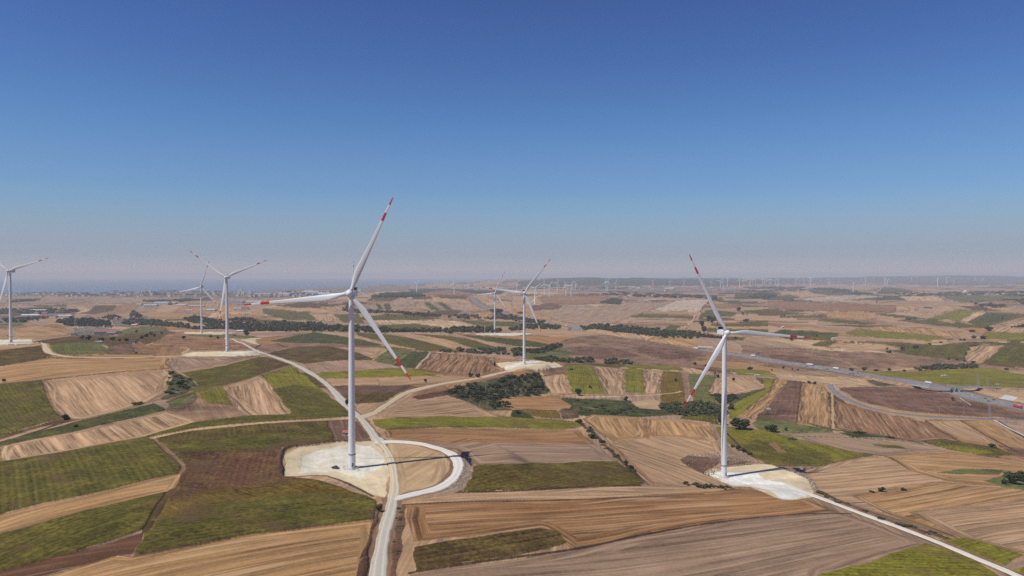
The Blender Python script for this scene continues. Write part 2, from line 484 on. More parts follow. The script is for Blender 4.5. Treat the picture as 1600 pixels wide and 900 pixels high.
fld('tan',0,'556,631 605,628 616,628 584,646 560,648',amp=.5)
fld('brown',4,'655,606 688,602 708,612 660,622 640,624')
fld('rust',4,'643,620 686,612 705,617 652,625')
fld('tan',0,'585,650 610,632 652,625 705,617 735,626 742,634 775,649 800,653 700,650 600,654',row=(640,648,720,640),amp=1.0)
fld('tan',0,'590,590 650,588 742,590 770,590 700,598 620,603 592,603',amp=.4)
fld('brown',0,'760,588 800,578 860,578 842,584 800,588 770,594 745,596',amp=.4)
# ---- T3 hill and valley
fld('thicket',2,'690,612 740,598 800,586 850,580 856,615 800,622 764,628 800,641 760,641 735,630 700,618')
fld('ochre',0,'800,578 840,580 840,583 800,590',amp=.4)
fld('scrub',2,'855,540 900,527 960,523 1000,527 1060,538 1100,546 1165,560 1290,580 1200,580 1120,576 980,570 880,568 860,556')
fld('rscrub',2,'900,540 960,545 1000,556 940,561 890,553')
fld('rscrub',2,'1000,540 1060,545 1100,556 1040,562 1000,552')
fld('gold',0,'1100,562 1160,566 1240,580 1180,582 1130,577 1080,566',amp=.3)
fld('grass',2,'800,545 870,543 900,550 880,566 820,560')
fld('green',2,'880,568 970,569 1000,573 960,574 884,571')
fld('tan',0,'846,584 880,577 885,592 898,616 864,617 850,600',row=(868,580,880,614),amp=1.2)
fld('ygreen',1,'882,571 925,571 931,582 946,616 898,616 888,596')
fld('tan',0,'926,572 973,576 977,617 947,617 936,590',row=(940,574,958,614),amp=1.4)
fld('ygreen',1,'975,576 1005,577 1006,614 978,614')
fld('tan',0,'1007,578 1034,580 1028,615 1006,614',row=(1020,580,1017,612),amp=1.3)
fld('mustard',1,'1035,580 1066,582 1072,628 1052,632 1030,630 1032,614')
fld('scrub',2,'1064,582 1076,583 1080,630 1070,626')
fld('grass',1,'1076,584 1120,587 1108,612 1122,634 1085,630 1078,610')
fld('ygreen',1,'968,571 1000,571 1060,573 1068,580 985,576')
fld('tan',0,'1064,574 1110,577 1130,582 1075,583')
fld('rust',2,'1080,574 1140,580 1145,584 1115,583')
fld('tan',0,'1122,588 1178,588 1198,606 1150,616 1110,616 1112,604',row=(1130,590,1170,612))
fld('thicket',2,'1110,617 1150,616 1195,607 1170,622 1142,632 1125,632')
fld('ygreen',1,'1138,645 1140,634 1172,618 1196,608 1192,592 1210,592 1202,612 1160,646 1142,657',h=.8)
fld('dgreen',2,'880,622 940,624 1030,630 1060,648 1000,652 900,650 860,632',h=.3)
fld('straw',0,'985,628 1020,624 1040,632 1030,640 1000,638',amp=.3)
fld('thicket',2,'1028,634 1060,629 1125,632 1142,646 1125,652 1060,648')
fld('green',1,'1070,648 1120,650 1122,664 1060,654',h=.5)
fld('ochre',0,'762,629 800,620 870,619 893,634 890,639 800,640',amp=.8)
fld('mustard',1,'815,640 868,641 877,655 845,653 816,646')
fld('dgreen',2,'800,641 816,641 838,655 800,652',h=.3)
fld('dbrown',2,'872,641 895,640 905,652 880,656')
fld('gold',0,'1212,592 1232,594 1223,610 1205,628 1172,655 1158,649 1202,613',row=(1222,594,1165,652),amp=1)
fld('scrub',2,'1225,600 1240,600 1236,620 1215,630 1205,628')
fld('rscrub',2,'1232,595 1252,597 1244,662 1178,656 1222,612')
fld('grass',2,'1175,662 1190,651 1243,662 1302,671 1300,677 1240,677 1190,674')
fld('ygreen',1,'1138,576 1200,580 1218,590 1150,585')
fld('straw',0,'1210,584 1290,588 1350,592 1370,604 1300,601 1215,592',row=(1290,589,1330,603),amp=.8)
fld('gold',0,'1254,598 1292,600 1294,620 1300,669 1244,662',row=(1275,600,1270,664),amp=1.1)
fld('brown',0,'1300,622 1330,634 1380,644 1442,652 1500,685 1440,690 1380,684 1303,668',row=(1330,636,1345,672),amp=1.1)
fld('rscrub',2,'1310,606 1360,604 1430,606 1500,618 1600,642 1600,656 1500,649 1400,641 1330,628')
fld('thicket',2,'1355,594 1400,594 1430,602 1370,603')
fld('tan',0,'1300,604 1320,612 1340,626 1400,640 1500,652 1540,655 1440,658 1380,646 1325,632 1305,618',amp=.2)
fld('tan',0,'1443,657 1500,657 1555,693 1500,686',row=(1460,658,1530,690),amp=.8)
fld('gold',0,'1505,658 1545,655 1600,690 1700,740 1620,712 1558,694',row=(1530,658,1600,692),amp=.7)
fld('pink',2,'1548,650 1600,655 1700,690 1700,720 1600,682')
# ---- right foreground
fld('tan',0,'1240,678 1300,676 1440,690 1480,703 1600,720 1900,760 1900,1000 1600,1000 1560,862 1450,830 1330,790 1265,770 1240,740 1330,716 1360,712 1290,695',row=(1340,760,1560,745),amp=1.0)
fld('pink',0,'1240,677 1300,676 1440,690 1480,704 1380,712 1330,706 1270,690',row=(1300,680,1420,700),amp=.8)
fld('gold',0,'1380,712 1480,704 1600,722 1900,760 1900,800 1600,765 1480,752 1420,735',row=(1400,722,1560,732),amp=1.1)
fld('gold',0,'1330,775 1450,752 1600,762 1900,790 1900,900 1600,865 1480,838 1380,800',row=(1380,790,1560,762),amp=1.2)
fld('tan',0,'1420,800 1600,780 1900,830 1900,1000 1620,900 1595,866 1500,842',row=(1450,815,1600,800),amp=1.0)
fld('green',1,'1440,690 1470,686 1560,700 1588,712 1540,713 1480,702',h=.8)
fld('ygreen',1,'1446,690 1475,692 1550,704 1560,711 1520,709 1480,700',h=1)
fld('rscrub',2,'1558,694 1600,702 1640,712 1640,722 1585,712')
fld('grass',2,'1462,738 1500,733 1572,734 1560,742 1500,741',h=.3)
fld('grass',2,'1540,752 1580,742 1640,752 1640,770 1570,762')
fld('dgreen',2,'1308,676 1340,676 1390,684 1330,683',h=.4)
fld('green',2,'1362,694 1400,696 1420,702 1380,700',h=.2)
fld('ygreen',1,'1120,668 1140,668 1200,674 1260,690 1330,706 1362,712 1310,722 1280,729 1210,729 1180,717 1140,694 1124,684')
fld('green',1,'1150,700 1180,690 1240,705 1300,712 1290,726 1220,727 1180,716',h=1.2)
fld('brown',0,'1196,693 1206,692 1230,708 1218,708',amp=.3)
# ---- centre foreground
fld('tan',0,'905,662 1000,652 1060,655 1110,660 1122,690 1140,716 1120,745 1150,765 1020,757 1004,750 975,720 940,680',row=(960,700,1090,745),amp=.9)
fld('gold',0,'925,648 1005,652 1008,684 960,690 930,672 912,655',row=(960,652,985,686),amp=1.2)
fld('gold',0,'1012,655 1060,656 1104,662 1120,690 1060,684 1012,682',row=(1050,657,1066,684),amp=1.2)
fld('rscrub',2,'1062,720 1076,713 1100,715 1130,716 1112,734 1098,742 1085,735',h=1.2)
fld('scrub',2,'1100,708 1150,716 1180,722 1130,728',h=.3)
fld('ygreen',1,'583,656 680,651 800,652 860,656 904,660 910,667 880,672 800,669 700,668 602,672 588,667')
fld('ochre',0,'600,672 700,669 800,670 905,673 915,682 930,694 700,694 640,688 604,684',row=(620,680,900,684),amp=.8)
fld('pink',0,'640,690 930,694 965,722 800,726 742,727 724,712 712,703',row=(740,705,940,712),amp=.8)
fld('ogreen',1,'732,732 745,728 800,726 964,721 990,738 1007,755 1000,759 820,767 712,770 738,748')
fld('tan',0,'615,790 640,778 712,770 820,767 1000,759 1120,760 1160,768 1080,775 900,782 700,786',row=(700,776,1050,766),amp=.9)
fld('ochre',0,'640,788 700,786 900,781 1160,764 1262,780 1305,798 1210,806 1130,814 1000,836 900,859 880,845 850,826 650,848 636,810',row=(660,825,1120,790),amp=1.0)
fld('gbrown',1,'645,866 650,856 760,838 842,826 872,830 890,846 878,853 646,893',h=.5,amp=.8)
fld('grey',0,'560,960 640,897 900,858 1000,837 1130,815 1210,807 1305,799 1380,825 1442,850 1380,868 1290,895 1250,1100 560,1100',row=(760,890,1250,835),amp=.7)
fld('ygreen',1,'1270,905 1350,880 1448,850 1510,872 1560,900 1600,925 1600,1100 1250,1100')
fld('ygreen',1,'1468,843 1512,841 1597,866 1562,883 1530,872')
fld('pink',2,'1562,884 1600,868 1640,878 1640,895 1585,892')
fld('ygreen',1,'1573,892 1640,880 1800,940 1800,1000 1640,930')
# ---- left middle
fld('gbrown',1,'-300,560 0,548 64,540 68,551 82,557 40,563 0,573 -300,600')
fld('grass',1,'76,539 112,536 152,537 170,546 168,552 112,556 90,553 80,548')
fld('gold',0,'-300,600 0,573 78,559 120,560 262,558 264,577 140,587 68,594 0,601 -300,630',row=(20,590,250,568),amp=1.0)
fld('grey',0,'264,560 300,558 404,555 345,571 290,580 274,583 264,577',row=(280,562,300,578),amp=.7)
fld('tan',0,'276,582 345,570 404,556 408,558 350,576 300,586',amp=.3)
fld('thicket',2,'262,578 275,583 298,592 312,608 290,614 262,624 254,624 262,604')
fld('green',1,'283,583 345,573 405,558 425,562 442,573 400,589 345,604 300,618 264,626 312,608 300,592')
fld('green',1,'-300,620 0,601 68,594 74,622 97,653 60,664 0,682 -300,760')
fld('tan',0,'68,594 140,588 200,582 262,578 269,588 260,612 236,627 170,646 118,656 102,652 80,628',row=(130,588,176,650),amp=.95)
fld('gbrown',2,'0,688 0,682 60,665 97,653 130,656 60,668',h=.5)
fld('dgreen',1,'-300,770 0,690 60,675 128,657 240,631 262,641 180,660 110,676 60,688 0,698 -300,780',h=.8)
fld('scrub',2,'270,628 345,608 365,632 390,656 330,659 308,658 262,641',amp=.3)
fld('grass',2,'262,628 300,616 310,620 285,640 270,638',h=.2)
fld('ygreen',1,'308,616 348,604 363,634 340,632 322,630',h=1)
fld('tan',0,'350,604 408,586 422,602 453,648 398,653 376,640',row=(402,590,436,648),amp=1.2)
fld('green',1,'400,590 442,574 418,558 452,570 455,572 412,586',h=.8)
fld('gbrown',1,'400,559 418,558 450,569 440,574 405,587 398,575')
fld('ygreen',1,'412,586 455,572 478,588 500,608 546,645 500,647 455,648 430,614',row=(440,580,500,640))
fld('green',1,'430,612 470,600 500,612 546,645 500,647 455,648',row=(440,610,480,645),h=1.35)
fld('tan',0,'-300,860 0,723 0,697 120,674 240,648 262,641 310,659 233,682 200,688 100,706 0,724',row=(120,676,150,700),amp=1.2)
fld('green',1,'228,682 308,659 400,649 546,645 562,650 500,655 400,661 300,672 240,684')
fld('green',1,'-300,870 0,723 100,706 200,688 233,682 240,686 262,708 284,734 280,741 140,772 0,804 -300,900',row=(60,722,75,790))
fld('gold',0,'-300,905 0,805 140,773 281,741 286,737 288,744 278,765 262,770 130,800 0,834 -300,960',row=(20,815,270,755),amp=.9)
fld('green',1,'-300,965 0,834 130,800 264,769 258,785 235,825 195,839 100,868 0,894 -300,1010')
fld('rust',4,'-300,1015 0,894 100,868 197,840 227,831 205,864 180,868 100,890 0,920 -300,1060')
fld('gold',0,'-300,1070 0,925 60,905 180,868 205,870 400,836 588,811 592,840 582,900 560,1100 -300,1100',row=(200,890,560,830),amp=.9)
fld('dbrown',4,'510,658 545,655 565,660 582,690 520,690 512,676')
fld('ogreen',1,'240,686 300,674 400,664 510,658 522,690 470,696 440,700 436,745 500,752 585,782 592,792 588,811 400,836 205,869 228,830 262,775 288,742 262,708')
fld('rust',1,'290,716 350,709 440,700 437,744 480,750 400,764 268,787 284,745',h=.9)
fld('mustard',1,'262,786 300,782 400,764 480,752 560,776 480,775 380,790 255,808',h=1.1)
fld('green',1,'250,812 380,790 480,776 585,784 592,794 588,810 400,835 207,868 228,832')
fld('green',1,'255,700 400,680 515,672 520,690 440,700 300,712 276,716',h=1.2)
# ---- turbine sites
fld('grey',2,'728,715 738,722 738,745 722,767 684,774 660,780 716,745',h=0)
fld('sand',3,'443,712 467,699 533,691 587,689 602,710 607,740 602,778 580,774 545,756 510,743 443,745')
fld('gravelmix',3,'473,715 500,703 550,693 580,697 600,716 597,728 573,741 560,748 527,736 467,740')
fld('straw',0,'598,690 640,692 700,705 704,713 704,734 690,757 612,778 608,740',row=(600,770,690,720),amp=.5)
fld('sand',3,'1099,740 1112,733 1140,729 1194,725 1212,729 1240,738 1259,747 1277,764 1268,776 1238,780 1220,780 1199,772 1170,760 1147,760 1125,751')
fld('gravel',3,'1103,741 1120,737 1181,739 1194,749 1222,753 1266,772 1244,778 1222,779 1201,766 1168,757 1142,757 1123,748')
fld('sand',3,'774,567 830,563 868,566 881,573 855,579 820,576 800,579 782,574')
fld('gravelmix',3,'790,571 824,564 846,564 840,568 812,575 790,579')
fld('scrub',2,'830,579 881,573 886,583 850,588',h=.2)
fld('sand',3,'283,554 300,550 340,549 380,548 404,547 408,555 360,557 290,557')
fld('gravelmix',3,'340,550 400,549 400,554 345,553')
fld('gravelmix',3,'-40,531 50,530 48,537 -40,540')
fld('sand',3,'286,518.5 345,518.5 365,520 345,523 290,522')
fld('gravelmix',3,'742,521 815,520 835,521 800,525 745,523')

# narrow features painted on the ground: verges, ditches, tracks (photo polyline, width in m, colour, kind, rise)
LINES = [
 ('238,685 300,672 400,662 500,656 560,652', 5, 'straw', 0, 0),
 ('0,693 60,674 100,660 122,657', 4, 'edge', 2, .8),
 ('282,738 286,728 262,706 240,686', 3, 'scrub', 2, 0),
 ('228,832 262,775 272,765', 4, 'gbrown', 2, .4),
 ('120,657 235,629 262,616 345,604 405,587 455,571', 3, 'scrub', 2, .3),
 ('0,601 68,594 200,580 262,576', 3.5, 'edge', 2, .8),
 ('68,594 80,630 102,653 118,657', 3, 'scrub', 2, .2),
 ('440,745 437,722 440,708 452,700 500,693 540,690', 4, 'edge', 2, 2.6),
 ('437,746 480,744 510,744 545,757 582,776', 2, 'edge', 2, 1.0),
 ('596,790 590,815 580,850 566,900 560,940', 5, 'edge', 2, 1.2),
 ('624,792 618,830 612,870 606,910 600,950', 7, 'dbrown', 2, .4),
 ('640,896 900,858 1000,837 1130,815 1260,803 1330,803', 2, 'edge', 2, .6),
 ('612,790 700,785 900,781 1100,772', 1.5, 'edge', 2, .2),
 ('904,660 935,684 965,715 990,738 1012,758', 4, 'edge', 2, .7),
 ('941,690 985,722 1022,758', 2.5, 'ochre', 0, 0),
 ('712,770 820,767 1000,759', 2, 'edge', 2, .5),
 ('1070,758 1110,759 1145,764', 3, 'thicket', 2, 1.4),
 ('1008,654 1010,684', 5, 'brown', 2, .5),
 ('1280,768 1310,783 1350,800 1420,825 1480,842', 5, 'edge', 2, 1.4),
 ('1130,672 1150,692 1180,716', 3, 'edge', 2, .8),
 ('1305,606 1320,622 1345,636 1400,648 1440,656 1500,657 1560,655', 4, 'scrub', 2, .3),
 ('1500,657 1540,680 1600,712', 3, 'edge', 2, .6),
 ('1445,656 1500,690', 2, 'edge', 2, .3),
 ('1555,657 1600,683 1680,725', 6, 'edge', 2, .5),
 ('1252,598 1244,662', 2, 'edge', 2, .2),
 ('1300,612 1302,672', 3, 'straw', 0, 0),
 ('1240,682 1330,684 1440,691', 2, 'edge', 2, .3),
 ('1265,662 1300,671 1400,685 1440,693', 5, 'thicket', 2, .8),
 ('846,584 866,618', 4, 'straw', 2, 0),
 ('866,617 940,620 1040,616 1064,612', 5, 'straw', 2, 0),
 ('770,558 674,550 645,548', 4, 'pale', 3, 0),
 ('672,551 650,576', 3, 'pale', 3, 0),
 ('970,575 1070,580 1200,587 1290,597', 4, 'straw', 3, 0),
 ('285,547 372,546', 7, 'edge', 2, 1.6),
 ('406,556 345,562 280,558', 4, 'edge', 2, .6),
 ('218,537 290,543 285,552', 3, 'straw', 3, 0),
 ('70,553 80,559 120,561 240,559', 2, 'edge', 2, .3),
 ('80,552 100,557 170,554', 2.5, 'edge', 2, .5),
 ('480,520 580,518 700,521 800,521', 5, 'pale', 3, 0),
 ('1094,488 1110,467', 6, 'green', 2, 0),
 ('1075,508 1084,497 1094,488', 6, 'straw', 3, 0),
 ('1400,534 1520,533 1600,535', 6, 'straw', 3, 0),
 ('1345,577 1300,560 1200,541', 4, 'tan', 2, 0),
 ('396,546 403,541 409,538', 5, 'plough', 2, .5),
 ('432,537 438,539 443,542', 5, 'plough', 2, .5),
 ('845,475 836,475 824,473 835,469 855,461', 9, 'sand', 3, 0),
 ('824,475 850,475', 14, 'sand', 3, 0),
 ('1100,540 1060,532 1000,524 940,518', 8, 'scrub', 2, 0),
]
# gravel roads (real sheets): photo polyline, width
ROADS = [
 ('585,960 590,905 594,870 601,830 611,795 614,780', 6.3, 'main'),
 ('614,782 617,762 615,735 607,708 594,691', 4.6, 'track'),
 ('596,695 590,686 577,670 562,652 548,640 525,615 500,592 472,575 442,562 418,554 402,549', 7.5, 'main'),
 ('402,549 388,541 372,534 352,528', 6.0, 'main2'),
 ('562,653 585,645 605,632 640,612 680,602 740,592 790,581 822,573', 7.0, 'pale'),
 ('585,691 620,690 660,694 700,706 714,718 716,733 705,750 680,764 650,771 614,780', 7.2, 'white'),
 ('1228,757 1252,767 1290,781 1340,800 1400,822 1460,845 1520,870 1580,895 1660,932', 5.5, 'white'),
 ('290,556 240,557.5 180,559 120,558 92,555 76,550 71,543 68,537 50,535 0,535.5 -60,537', 6.5, 'pale'),
]
ASPH = [
 ('1297,601 1300,608 1312,617 1330,627 1360,638 1400,646 1450,651 1520,654 1600,657 1680,662', 8.0),
]
HIGHWAY = '738,464.5 742,469 756,478 776,485.5 800,492 830,500 862,506 900,512.5 915,515 1110,545 1160,554 1220,565 1290,577 1360,588 1430,599.5 1470,606.5 1497,612 1530,619.5 1560,627 1600,637.5 1650,652 1720,672'
def parse(s):
    q = [float(v) for v in s.replace(',', ' ').split()]
    return list(zip(q[::2], q[1::2]))

# ------------------------------------------------------------------ rasterised field plan
X0, Y0, SCL = -300, 428, 2.0
CWID, CHGT = int(2300 * SCL), int(680 * SCL)
plan = np.full((CHGT, CWID), -1, np.int16)
for k, (c, kd, pts, row, amp, h) in enumerate(FIELDS):
    q = (pts - [X0, Y0]) * SCL
    x0, x1 = max(int(q[:, 0].min()) - 1, 0), min(int(q[:, 0].max()) + 2, CWID)
    y0, y1 = max(int(q[:, 1].min()) - 1, 0), min(int(q[:, 1].max()) + 2, CHGT)
    if x1 <= x0 or y1 <= y0: continue
    yy, xx = np.mgrid[y0:y1, x0:x1]
    xx = xx + 0.5; yy = yy + 0.5
    ins = np.zeros(xx.shape, bool)
    for i in range(len(q)):
        ax, ay = q[i]; bx, by = q[i - 1]
        if ay == by: continue
        c_ = ((ay > yy) != (by > yy)) & (xx < (bx - ax) * (yy - ay) / (by - ay) + ax)
        ins ^= c_
    plan[y0:y1, x0:x1][ins] = k

# ------------------------------------------------------------------ ground grid: polar about the viewpoint, finer where it shows more
px_dense = np.arange(-190, 1791, 1.05)
th = np.arctan((px_dense - 800) / F)
th = np.concatenate([np.linspace(-math.pi, th[0], 70)[:-1], th, np.linspace(th[-1], math.pi, 70)[1:-1]])
yrow = np.concatenate([[3000, 1900, 1500, 1300, 1200, 1130, 1080], np.arange(1040, 560, -0.85), np.arange(560, 470, -0.6), np.arange(470, 437, -0.35)])
rr = 158.0 * F / (yrow - 430.0)
rr = np.concatenate([[8, 25, 45], rr, np.exp(np.linspace(math.log(rr[-1]), math.log(46000), 34))[1:]])
NT, NR = len(th), len(rr)
TH, RRg = np.meshgrid(th, rr)
dense = np.abs(TH) < 0.80
gx = (RRg * np.sin(TH)).ravel(); gy = (RRg * np.cos(TH)).ravel()
gz = H(gx, gy)
ipx, ipy = to_px(gx, gy, gz)
def wob(x, y, L, s):
    return np.sin(x / L + 1.3 * np.sin(y / L * 0.7 + s)) * 0.5 + np.sin(y / L * 1.3 + 1.7 * np.sin(x / L * 0.6 + 2 * s)) * 0.5
mpp = np.maximum(gy, 50) / F                       # metres per photo pixel
wx = gx + 1.2 * wob(gx, gy, 11, .4) + .5 * wob(gx, gy, 3.1, 2.0) 
wy = gy + 1.6 * wob(gx, gy, 13, 1.9) + .7 * wob(gx, gy, 3.7, 5.0) 
jpx, jpy = to_px(wx, wy, gz)
ci = ((jpx - X0) * SCL).astype(int); cj = ((jpy - Y0) * SCL).astype(int)
ok = (ci >= 0) & (ci < CWID) & (cj >= 0) & (cj < CHGT) & (gy > 30) & dense.ravel() & (jpy > 431)
fid = np.full(len(gx), -1)
fid[ok] = plan[cj[ok], ci[ok]]

# neighbouring crops and weeds grow into each other
kinds_ = np.array([f[1] for f in FIELDS] + [-1])
ox = 9 * wob(gx, gy, 47, 3.3) + 5 * wob(gx, gy, 15, .7) + rng.normal(0, 3.5, len(gx))
oy = 11 * wob(gx, gy, 53, 1.3) + 6 * wob(gx, gy, 17, 2.7) + rng.normal(0, 4.5, len(gx))
qx, qy = to_px(gx + ox, gy + oy, gz)
q2 = plan[np.clip(((qy - Y0) * SCL).astype(int), 0, CHGT - 1), np.clip(((qx - X0) * SCL).astype(int), 0, CWID - 1)]
for ks in ((1,), (2, 5)):
    sw = ok & np.isin(kinds_[fid], ks) & np.isin(kinds_[q2], ks) & (gy < 2600)
    fid[sw] = q2[sw]
names = list(PAL)
colr = np.zeros((len(gx), 3)); uvw = np.zeros((len(gx), 3)); knd = np.zeros((len(gx), 3)); lift = np.zeros(len(gx))
# default patchwork of strip fields
def h01(i, j, s):
    v = np.sin(i * 127.1 + j * 311.7 + s * 74.7) * 43758.5453
    return v - np.floor(v)
L1, W1 = 420.0, 120.0
big = 1400.0
bi, bj = np.floor((gx + 300 * wob(gx, gy, 900, 1)) / big), np.floor((gy + 300 * wob(gx, gy, 800, 3)) / big)
ang = h01(bi, bj, 1) * 3.14
du = gx * np.cos(ang) + gy * np.sin(ang); dv = -gx * np.sin(ang) + gy * np.cos(ang)
far_s = np.where(gy > 6000, 1.8, 1.0)
wj = np.floor(dv / (W1 * far_s) ); wi = np.floor((du + 200 * h01(wj, bi, 5)) / (L1 * far_s * (0.6 + h01(wj, bj, 9))))
hh = h01(wi + 13 * bi, wj + 7 * bj, 2)
defs = ['tan', 'pink', 'gold', 'tan', 'pink', 'straw', 'tan', 'grey', 'green', 'pink', 'gbrown', 'tan', 'tan', 'ochre', 'pink', 'pink', 'tan', 'grey', 'brown', 'tan']
di = (hh * len(defs)).astype(int).clip(0, len(defs) - 1)
tab = np.array([PAL[d] for d in defs])
colr[:] = tab[di] * (0.92 + 0.16 * h01(wi, wj, 7))[:, None]
iscrop = np.isin(di, [8, 10])
farw = (gy > 5200) & (h01(wi, wj, 31) < .16)
colr[farw] = np.array(PAL['thicket']) * .8
lowf = (gy > 5200)
uvw[:, 0] = dv; uvw[:, 1] = du; uvw[:, 2] = 0.6
knd[:, 0] = iscrop * 0.8
brd = np.zeros(len(gx), bool)
for dx_, dy_ in ((0, 2), (0, -1), (2, 1), (-2, -1)):
    f2 = plan[np.clip(cj + dy_, 0, CHGT - 1), np.clip(ci + dx_, 0, CWID - 1)]
    brd |= ok & (f2 != fid)
rag = wob(gx, gy, 31, 2.2) + .6 * wob(gx, gy, 9, 4.1) + .35 * np.clip((gy - 1500) / 2500, -.6, 1)
brd &= rag > .18
for k, (c, kd, pts, row, amp, h) in enumerate(FIELDS):
    m = np.nonzero(fid == k)[0]
    if len(m) == 0: continue
    if row is None:
        w = hit(pts[:, 0].clip(-280, 1900), pts[:, 1].clip(436, 1000))[:, :2]
        d = np.roll(w, -1, 0) - w; i = np.argmax(np.hypot(d[:, 0], d[:, 1])); d = d[i]
    else:
        w = hit([row[0], row[2]], [row[1], row[3]])[:, :2]; d = w[1] - w[0]
    d = d / (np.hypot(*d) + 1e-9)
    x, y = gx[m], gy[m]
    bend = 0.035 * (k % 3 - 1) * ((x * d[0] + y * d[1]) % 4000) * 0
    v = x * d[0] + y * d[1]; u = -x * d[1] + y * d[0]
    L = 60 + 30 * (k % 5)
    u = u + 3.5 * np.sin(v / L + k) + 1.2 * np.sin(v / (L * .37) + 2 * k) + 0.8 * np.sin(u / 17.0)
    f = 0.94 + 0.12 * h01(k, k * 3, 1)
    colr[m] = np.array(PAL[c]) * f
    uvw[m, 0] = u + 40 * k; uvw[m, 1] = v; uvw[m, 2] = amp
    if kd == 0 and row is not None and y.mean() < 1500 and len(m) > 300:
        # headlands: the last passes run along the field's own edge
        wp = hit(pts[:, 0].clip(-280, 1900), pts[:, 1].clip(436, 1000))[:, :2]
        best = np.full(len(m), 1e9); al = np.zeros(len(m)); run = 0.0
        for i in range(len(wp)):
            A, B = wp[i], wp[(i + 1) % len(wp)]; AB = B - A; L_ = np.hypot(*AB) + 1e-6
            t = np.clip(((x - A[0]) * AB[0] + (y - A[1]) * AB[1]) / L_ ** 2, 0, 1)
            dd = np.hypot(x - A[0] - t * AB[0], y - A[1] - t * AB[1])
            q = dd < best; best[q] = dd[q]; al[q] = run + t[q] * L_; run += L_
        hw_ = (7 + 3 * (k % 3)) + 1.5 * wob(x, y, 23, 1.0)
        q = best < hw_
        uvw[m[q], 0] = best[q] + 1.2 * np.sin(al[q] / 19.0); uvw[m[q], 1] = al[q]; uvw[m[q], 2] = max(amp, .6)
    knd[m, 0] = 1.0 if kd == 1 else 0.0
    knd[m, 1] = 1.0 if kd in (2, 5) else (0.35 if kd == 4 else 0.0)
    knd[m, 2] = 1.0 if kd == 3 else 0.0
    if h > 0.3:
        lift[m] = h * 0.75 * (0.93 + 0.14 * h01(np.floor(x * 1.3), np.floor(y * 1.3), 3))
    else:
        lift[m] = h
mb = brd & (knd[:, 2] < .5)
colr[mb] = colr[mb] * .45 + np.array(PAL['edge']) * .45
knd[mb, 1] = .6
def dist_line(wl2, halo):
    """distance of grid vertices to a world polyline, only near it"""
    best = np.full(len(gx), 1e9)
    for a in range(0, len(wl2) - 1, 8):
        seg = wl2[a:a + 9]
        lo = seg.min(0) - halo; hi = seg.max(0) + halo
        m = np.nonzero((gx > lo[0]) & (gx < hi[0]) & (gy > lo[1]) & (gy < hi[1]))[0]
        if len(m) == 0: continue
        p = np.stack([gx[m], gy[m]], 1)
        for i in range(len(seg) - 1):
            A, B = seg[i], seg[i + 1]; AB = B - A
            t = np.clip(((p - A) @ AB) / (AB @ AB + 1e-9), 0, 1)
            dd = np.hypot(*(p - A - t[:, None] * AB).T)
            best[m] = np.minimum(best[m], dd)
    return best
for s, w, c, kd, rise in LINES:
    wl2 = smooth_line(parse(s), 12)
    dd = dist_line(wl2, w + 6) + 0.13 * w * wob(gx, gy, 7, 1.0)
    m = dd < w / 2
    colr[m] = np.array(PAL[c]) * rng.uniform(.85, 1.15, m.sum())[:, None]
    knd[m] = (0, 1.0 if kd == 2 else 0, 1.0 if kd == 3 else 0); uvw[m, 2] = .2
    lift[m] = rise * (1 - (np.abs(dd[m]) / (w / 2)) ** 2) * rng.uniform(.5, 1.2, m.sum())
ROAD_W = [(smooth_line(parse(s), 4), w, k) for s, w, k in ROADS]
ASPH_W = [(smooth_line(parse(s), 4), w) for s, w in ASPH]
HW = smooth_line(parse(HIGHWAY), 12)
for wl2, w, k in ROAD_W:
    dd = dist_line(wl2, w + 8) + 0.9 * wob(gx, gy, 5, 1.0)
    m = dd < w / 2 + 2.0
    lift[m] = -0.15
    if k == 'track': continue
    m &= ~((knd[:, 2] > .5) & (gy < 1300))
    colr[m] = np.array(PAL['scrub' if k != 'pale' else 'tan']) * 0.95
    knd[m] = (0, 0.6, 0); uvw[m, 2] = .2
for wl2, w in ASPH_W:
    dd = dist_line(wl2, w + 14) + 0.8 * wob(gx, gy, 9, 1.0)
    m = dd < w / 2 + 5
    colr[m] = np.array(PAL['tan']); knd[m] = (0, .6, 0); uvw[m, 2] = .2; lift[m] = -0.15
hwz0 = H(HW[:, 0], HW[:, 1])
_cap = np.interp(HW[:, 1], [900, 2700, 3300, 5200], [-188, -188, -150, -150])
hwz0 = np.minimum(hwz0, _cap)
_k = np.ones(31) / 31
HWZ = np.convolve(np.pad(hwz0, 15, mode='edge'), _k, 'valid')
_m = np.nonzero((gx > HW[:, 0].min() - 150) & (gx < HW[:, 0].max() + 150) & (gy > HW[:, 1].min() - 150) & (gy < HW[:, 1].max() + 150))[0]
dd = np.full(len(gx), 1e9); nz_ = np.zeros(len(gx))
for a in range(0, len(_m), 20000):
    mm = _m[a:a + 20000]
    d2 = (gx[mm, None] - HW[None, :, 0]) ** 2 + (gy[mm, None] - HW[None, :, 1]) ** 2
    j = d2.argmin(1); nz_[mm] = HWZ[j]
    jn = np.clip(j, 1, len(HW) - 2); tg = HW[jn + 1] - HW[jn - 1]; tg /= np.hypot(*tg.T)[:, None]
    px_ = gx[mm] - HW[jn, 0]; py_ = gy[mm] - HW[jn, 1]
    dd[mm] = np.where((j == 0) | (j == len(HW) - 1), np.sqrt(d2.min(1)), np.abs(-px_ * tg[:, 1] + py_ * tg[:, 0]))
    dd[mm][d2.min(1) > 6400] = 1e9
    dd[mm] = np.where(d2.min(1) > 8100, 1e9, dd[mm])
_w = np.clip((62 - dd) / 38, 0, 1); _w = _w * _w * (3 - 2 * _w)
gz = gz * (1 - _w) + nz_ * _w
m = dd < 33
colr[m] = np.array(PAL['scrub']); knd[m] = (0, .8, 0); uvw[m, 2] = .2
lift[m] = 0.0
m = dd < 24
